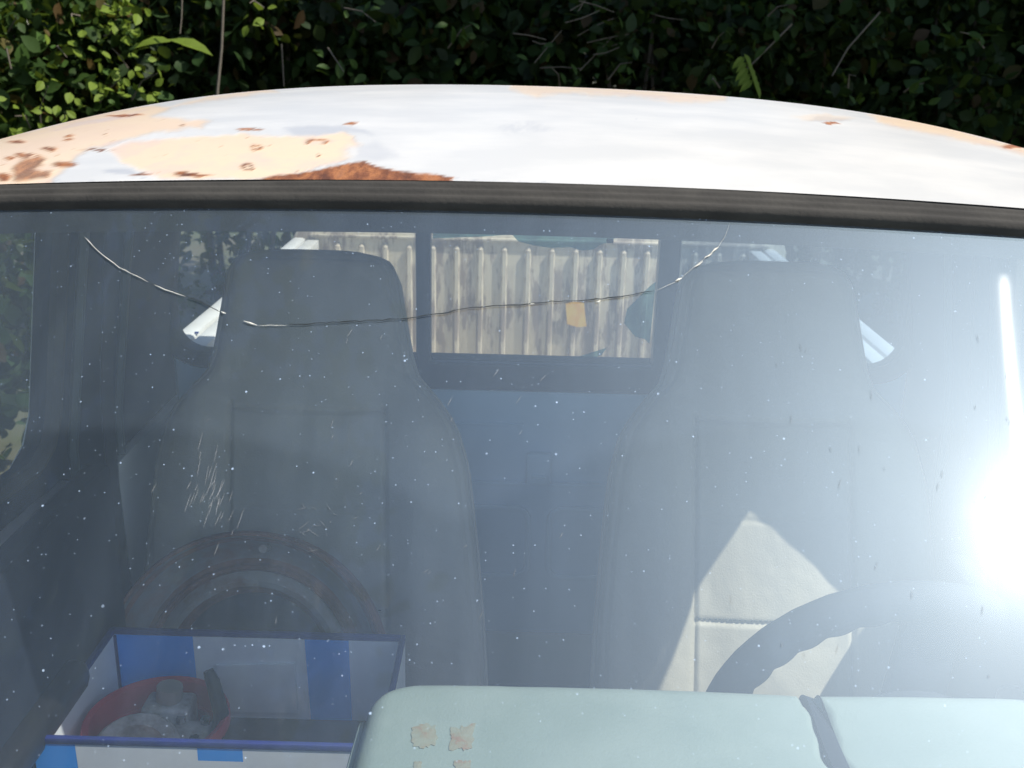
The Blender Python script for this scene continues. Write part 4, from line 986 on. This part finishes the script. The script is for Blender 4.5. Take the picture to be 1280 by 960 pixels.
sprig(B0, (10,40), (20,20), 4.5, 8, .06, me=leaf_me2); sprig(B1, (330,10), (312,4), 4.5, 6, .06); sprig(B1, (430,10), (470,28), 4.6, 8, .055, me=leaf_me2)
thin = bpy.data.meshes.new('leaf'); thin.from_pydata((LV*np.array([.62, 1, 1.6])).tolist(), [], LF.tolist()); thin.materials.append(M['leaf3'])
p = atY(215, 52, 4.35); leaf_part(B1, p, np.array([-1, -.2, -.12]), np.array([.2, -.5, 1]), .15, thin); leaf_part(B1, p, np.array([1, -.1, -.22]), np.array([.1, -.5, 1]), .17, thin); leaf_part(B1, p+np.array([.0, 0, .01]), np.array([.5, -.6, -.1]), np.array([.1, -.3, 1]), .10)
for q in ((225,0,230,40),): pass
p = atY(938, 82, 4.4)
for k in range(11):
    a = rad(-100+(-38 if k % 2 else 38)); leaf_part(B4, p+np.array([.004*k-.03, -.004*k, .045-.011*k]), np.array([math.cos(a), -.35, math.sin(a)]), np.array([.4, -.6, .8]), random.uniform(.055, .08), thin)
sprig(B4, (890,60), (905,40), 4.6, 7, .06, me=leaf_me2); sprig(B4, (960,20), (985,6), 4.5, 8, .06, me=leaf_me2); sprig(B3, (760,100), (790,78), 4.5, 9, .05, me=leaf_me2); sprig(B3, (700,110), (690,85), 4.5, 9, .05, me=leaf_me2)
sprig(B5, (1060,110), (1070,95), 4.5, 8, .06, me=leaf_me2); sprig(B5, (1130,115), (1155,104), 4.5, 8, .06, me=leaf_me2); sprig(B4, (900,110), (890,100), 4.5, 7, .05, me=leaf_me2)
sprig(B2, (560,60), (590,30), 4.6, 9, .07, me=leaf_me2); sprig(B2, (410,60), (430,90), 4.6, 9, .075, me=leaf_me2); sprig(B5, (1230,60), (1200,40), 4.6, 9, .06, me=leaf_me2)
# bare stems and twigs
def twigp(parent, pix, Y, r):
    mb = MB(); mb.tube([atY(a, b, Y) for a, b in pix], [r*(1-.4*i/len(pix)) for i in range(len(pix))], 6); mb.build('twig', M['twig'], parent, smooth=True)
twigp(B1, ((266,240),(272,112),(277,60),(281,-40)), 4.15, .007); twigp(B1, ((228,-20),(227,22),(225,42)), 4.3, .0035); twigp(B0, ((8,60),(14,86)), 4.2, .0035)
for k in range(15):
    x = random.gauss(730, 55); y = random.uniform(0, 95); a = random.uniform(-1.4, .4); l = random.uniform(20, 60)
    twigp(B3, ((x, y), (x+l*.5*math.cos(a), y+l*.5*math.sin(a)+random.uniform(-3, 3)), (x+l*math.cos(a), y+l*math.sin(a))), random.uniform(4.45, 4.8), .0025)
twigp(B2, ((352,55),(355,108)), 4.4, .003); twigp(B4, ((990,30),(960,60),(930,90)), 4.5, .004); twigp(B5, ((1100,15),(1060,60),(1040,95)), 4.6, .004)

def tree(label, x, y, h, cc, cr, n, size, nc=70):
    t = thing('leafy_tree', label, 'tree', (x, y, 0)); mb = MB(); cc = np.array(cc)
    top = cc+np.array([0, 0, cr[2]*.3]); mb.tube([(x, y, 0), (x+.05, y, h*.3), ((x+top[0])/2, (y+top[1])/2, h*.6), top], [.16, .13, .09, .03], 10)
    for k in range(10):
        d = rng.normal(size=3); d /= np.linalg.norm(d); mb.tube([np.array([(x+top[0])/2, (y+top[1])/2, h*.6]), cc+d*np.array(cr)*.4, cc+d*np.array(cr)*.85], [.05, .03, .01], 6)
    mb.build('trunk', M['bark'], t, smooth=True)
    f = leaves(clump_pts(cc, cr, n, nc, .2), size, 'crown', M['treeleaf'], t); f['kind'] = 'stuff'; return t
tree('tall leafy tree whose crown shades the hedge from the right', 4.6, 6.8, 5, (3.2, 5.0, 4.4), (2.7, 1.7, 1.4), 17000, .16, 120)
tree('leafy tree overhanging the left side of the windshield', -4.2, -.8, 5, (-2.3, .35, 4.3), (1.5, 2.3, 1.1), 15000, .13)
tree('leafy tree standing left of the cab', -4.6, 2.6, 4, (-4.0, 2.4, 2.6), (1.2, 1.8, 1.8), 10000, .13)
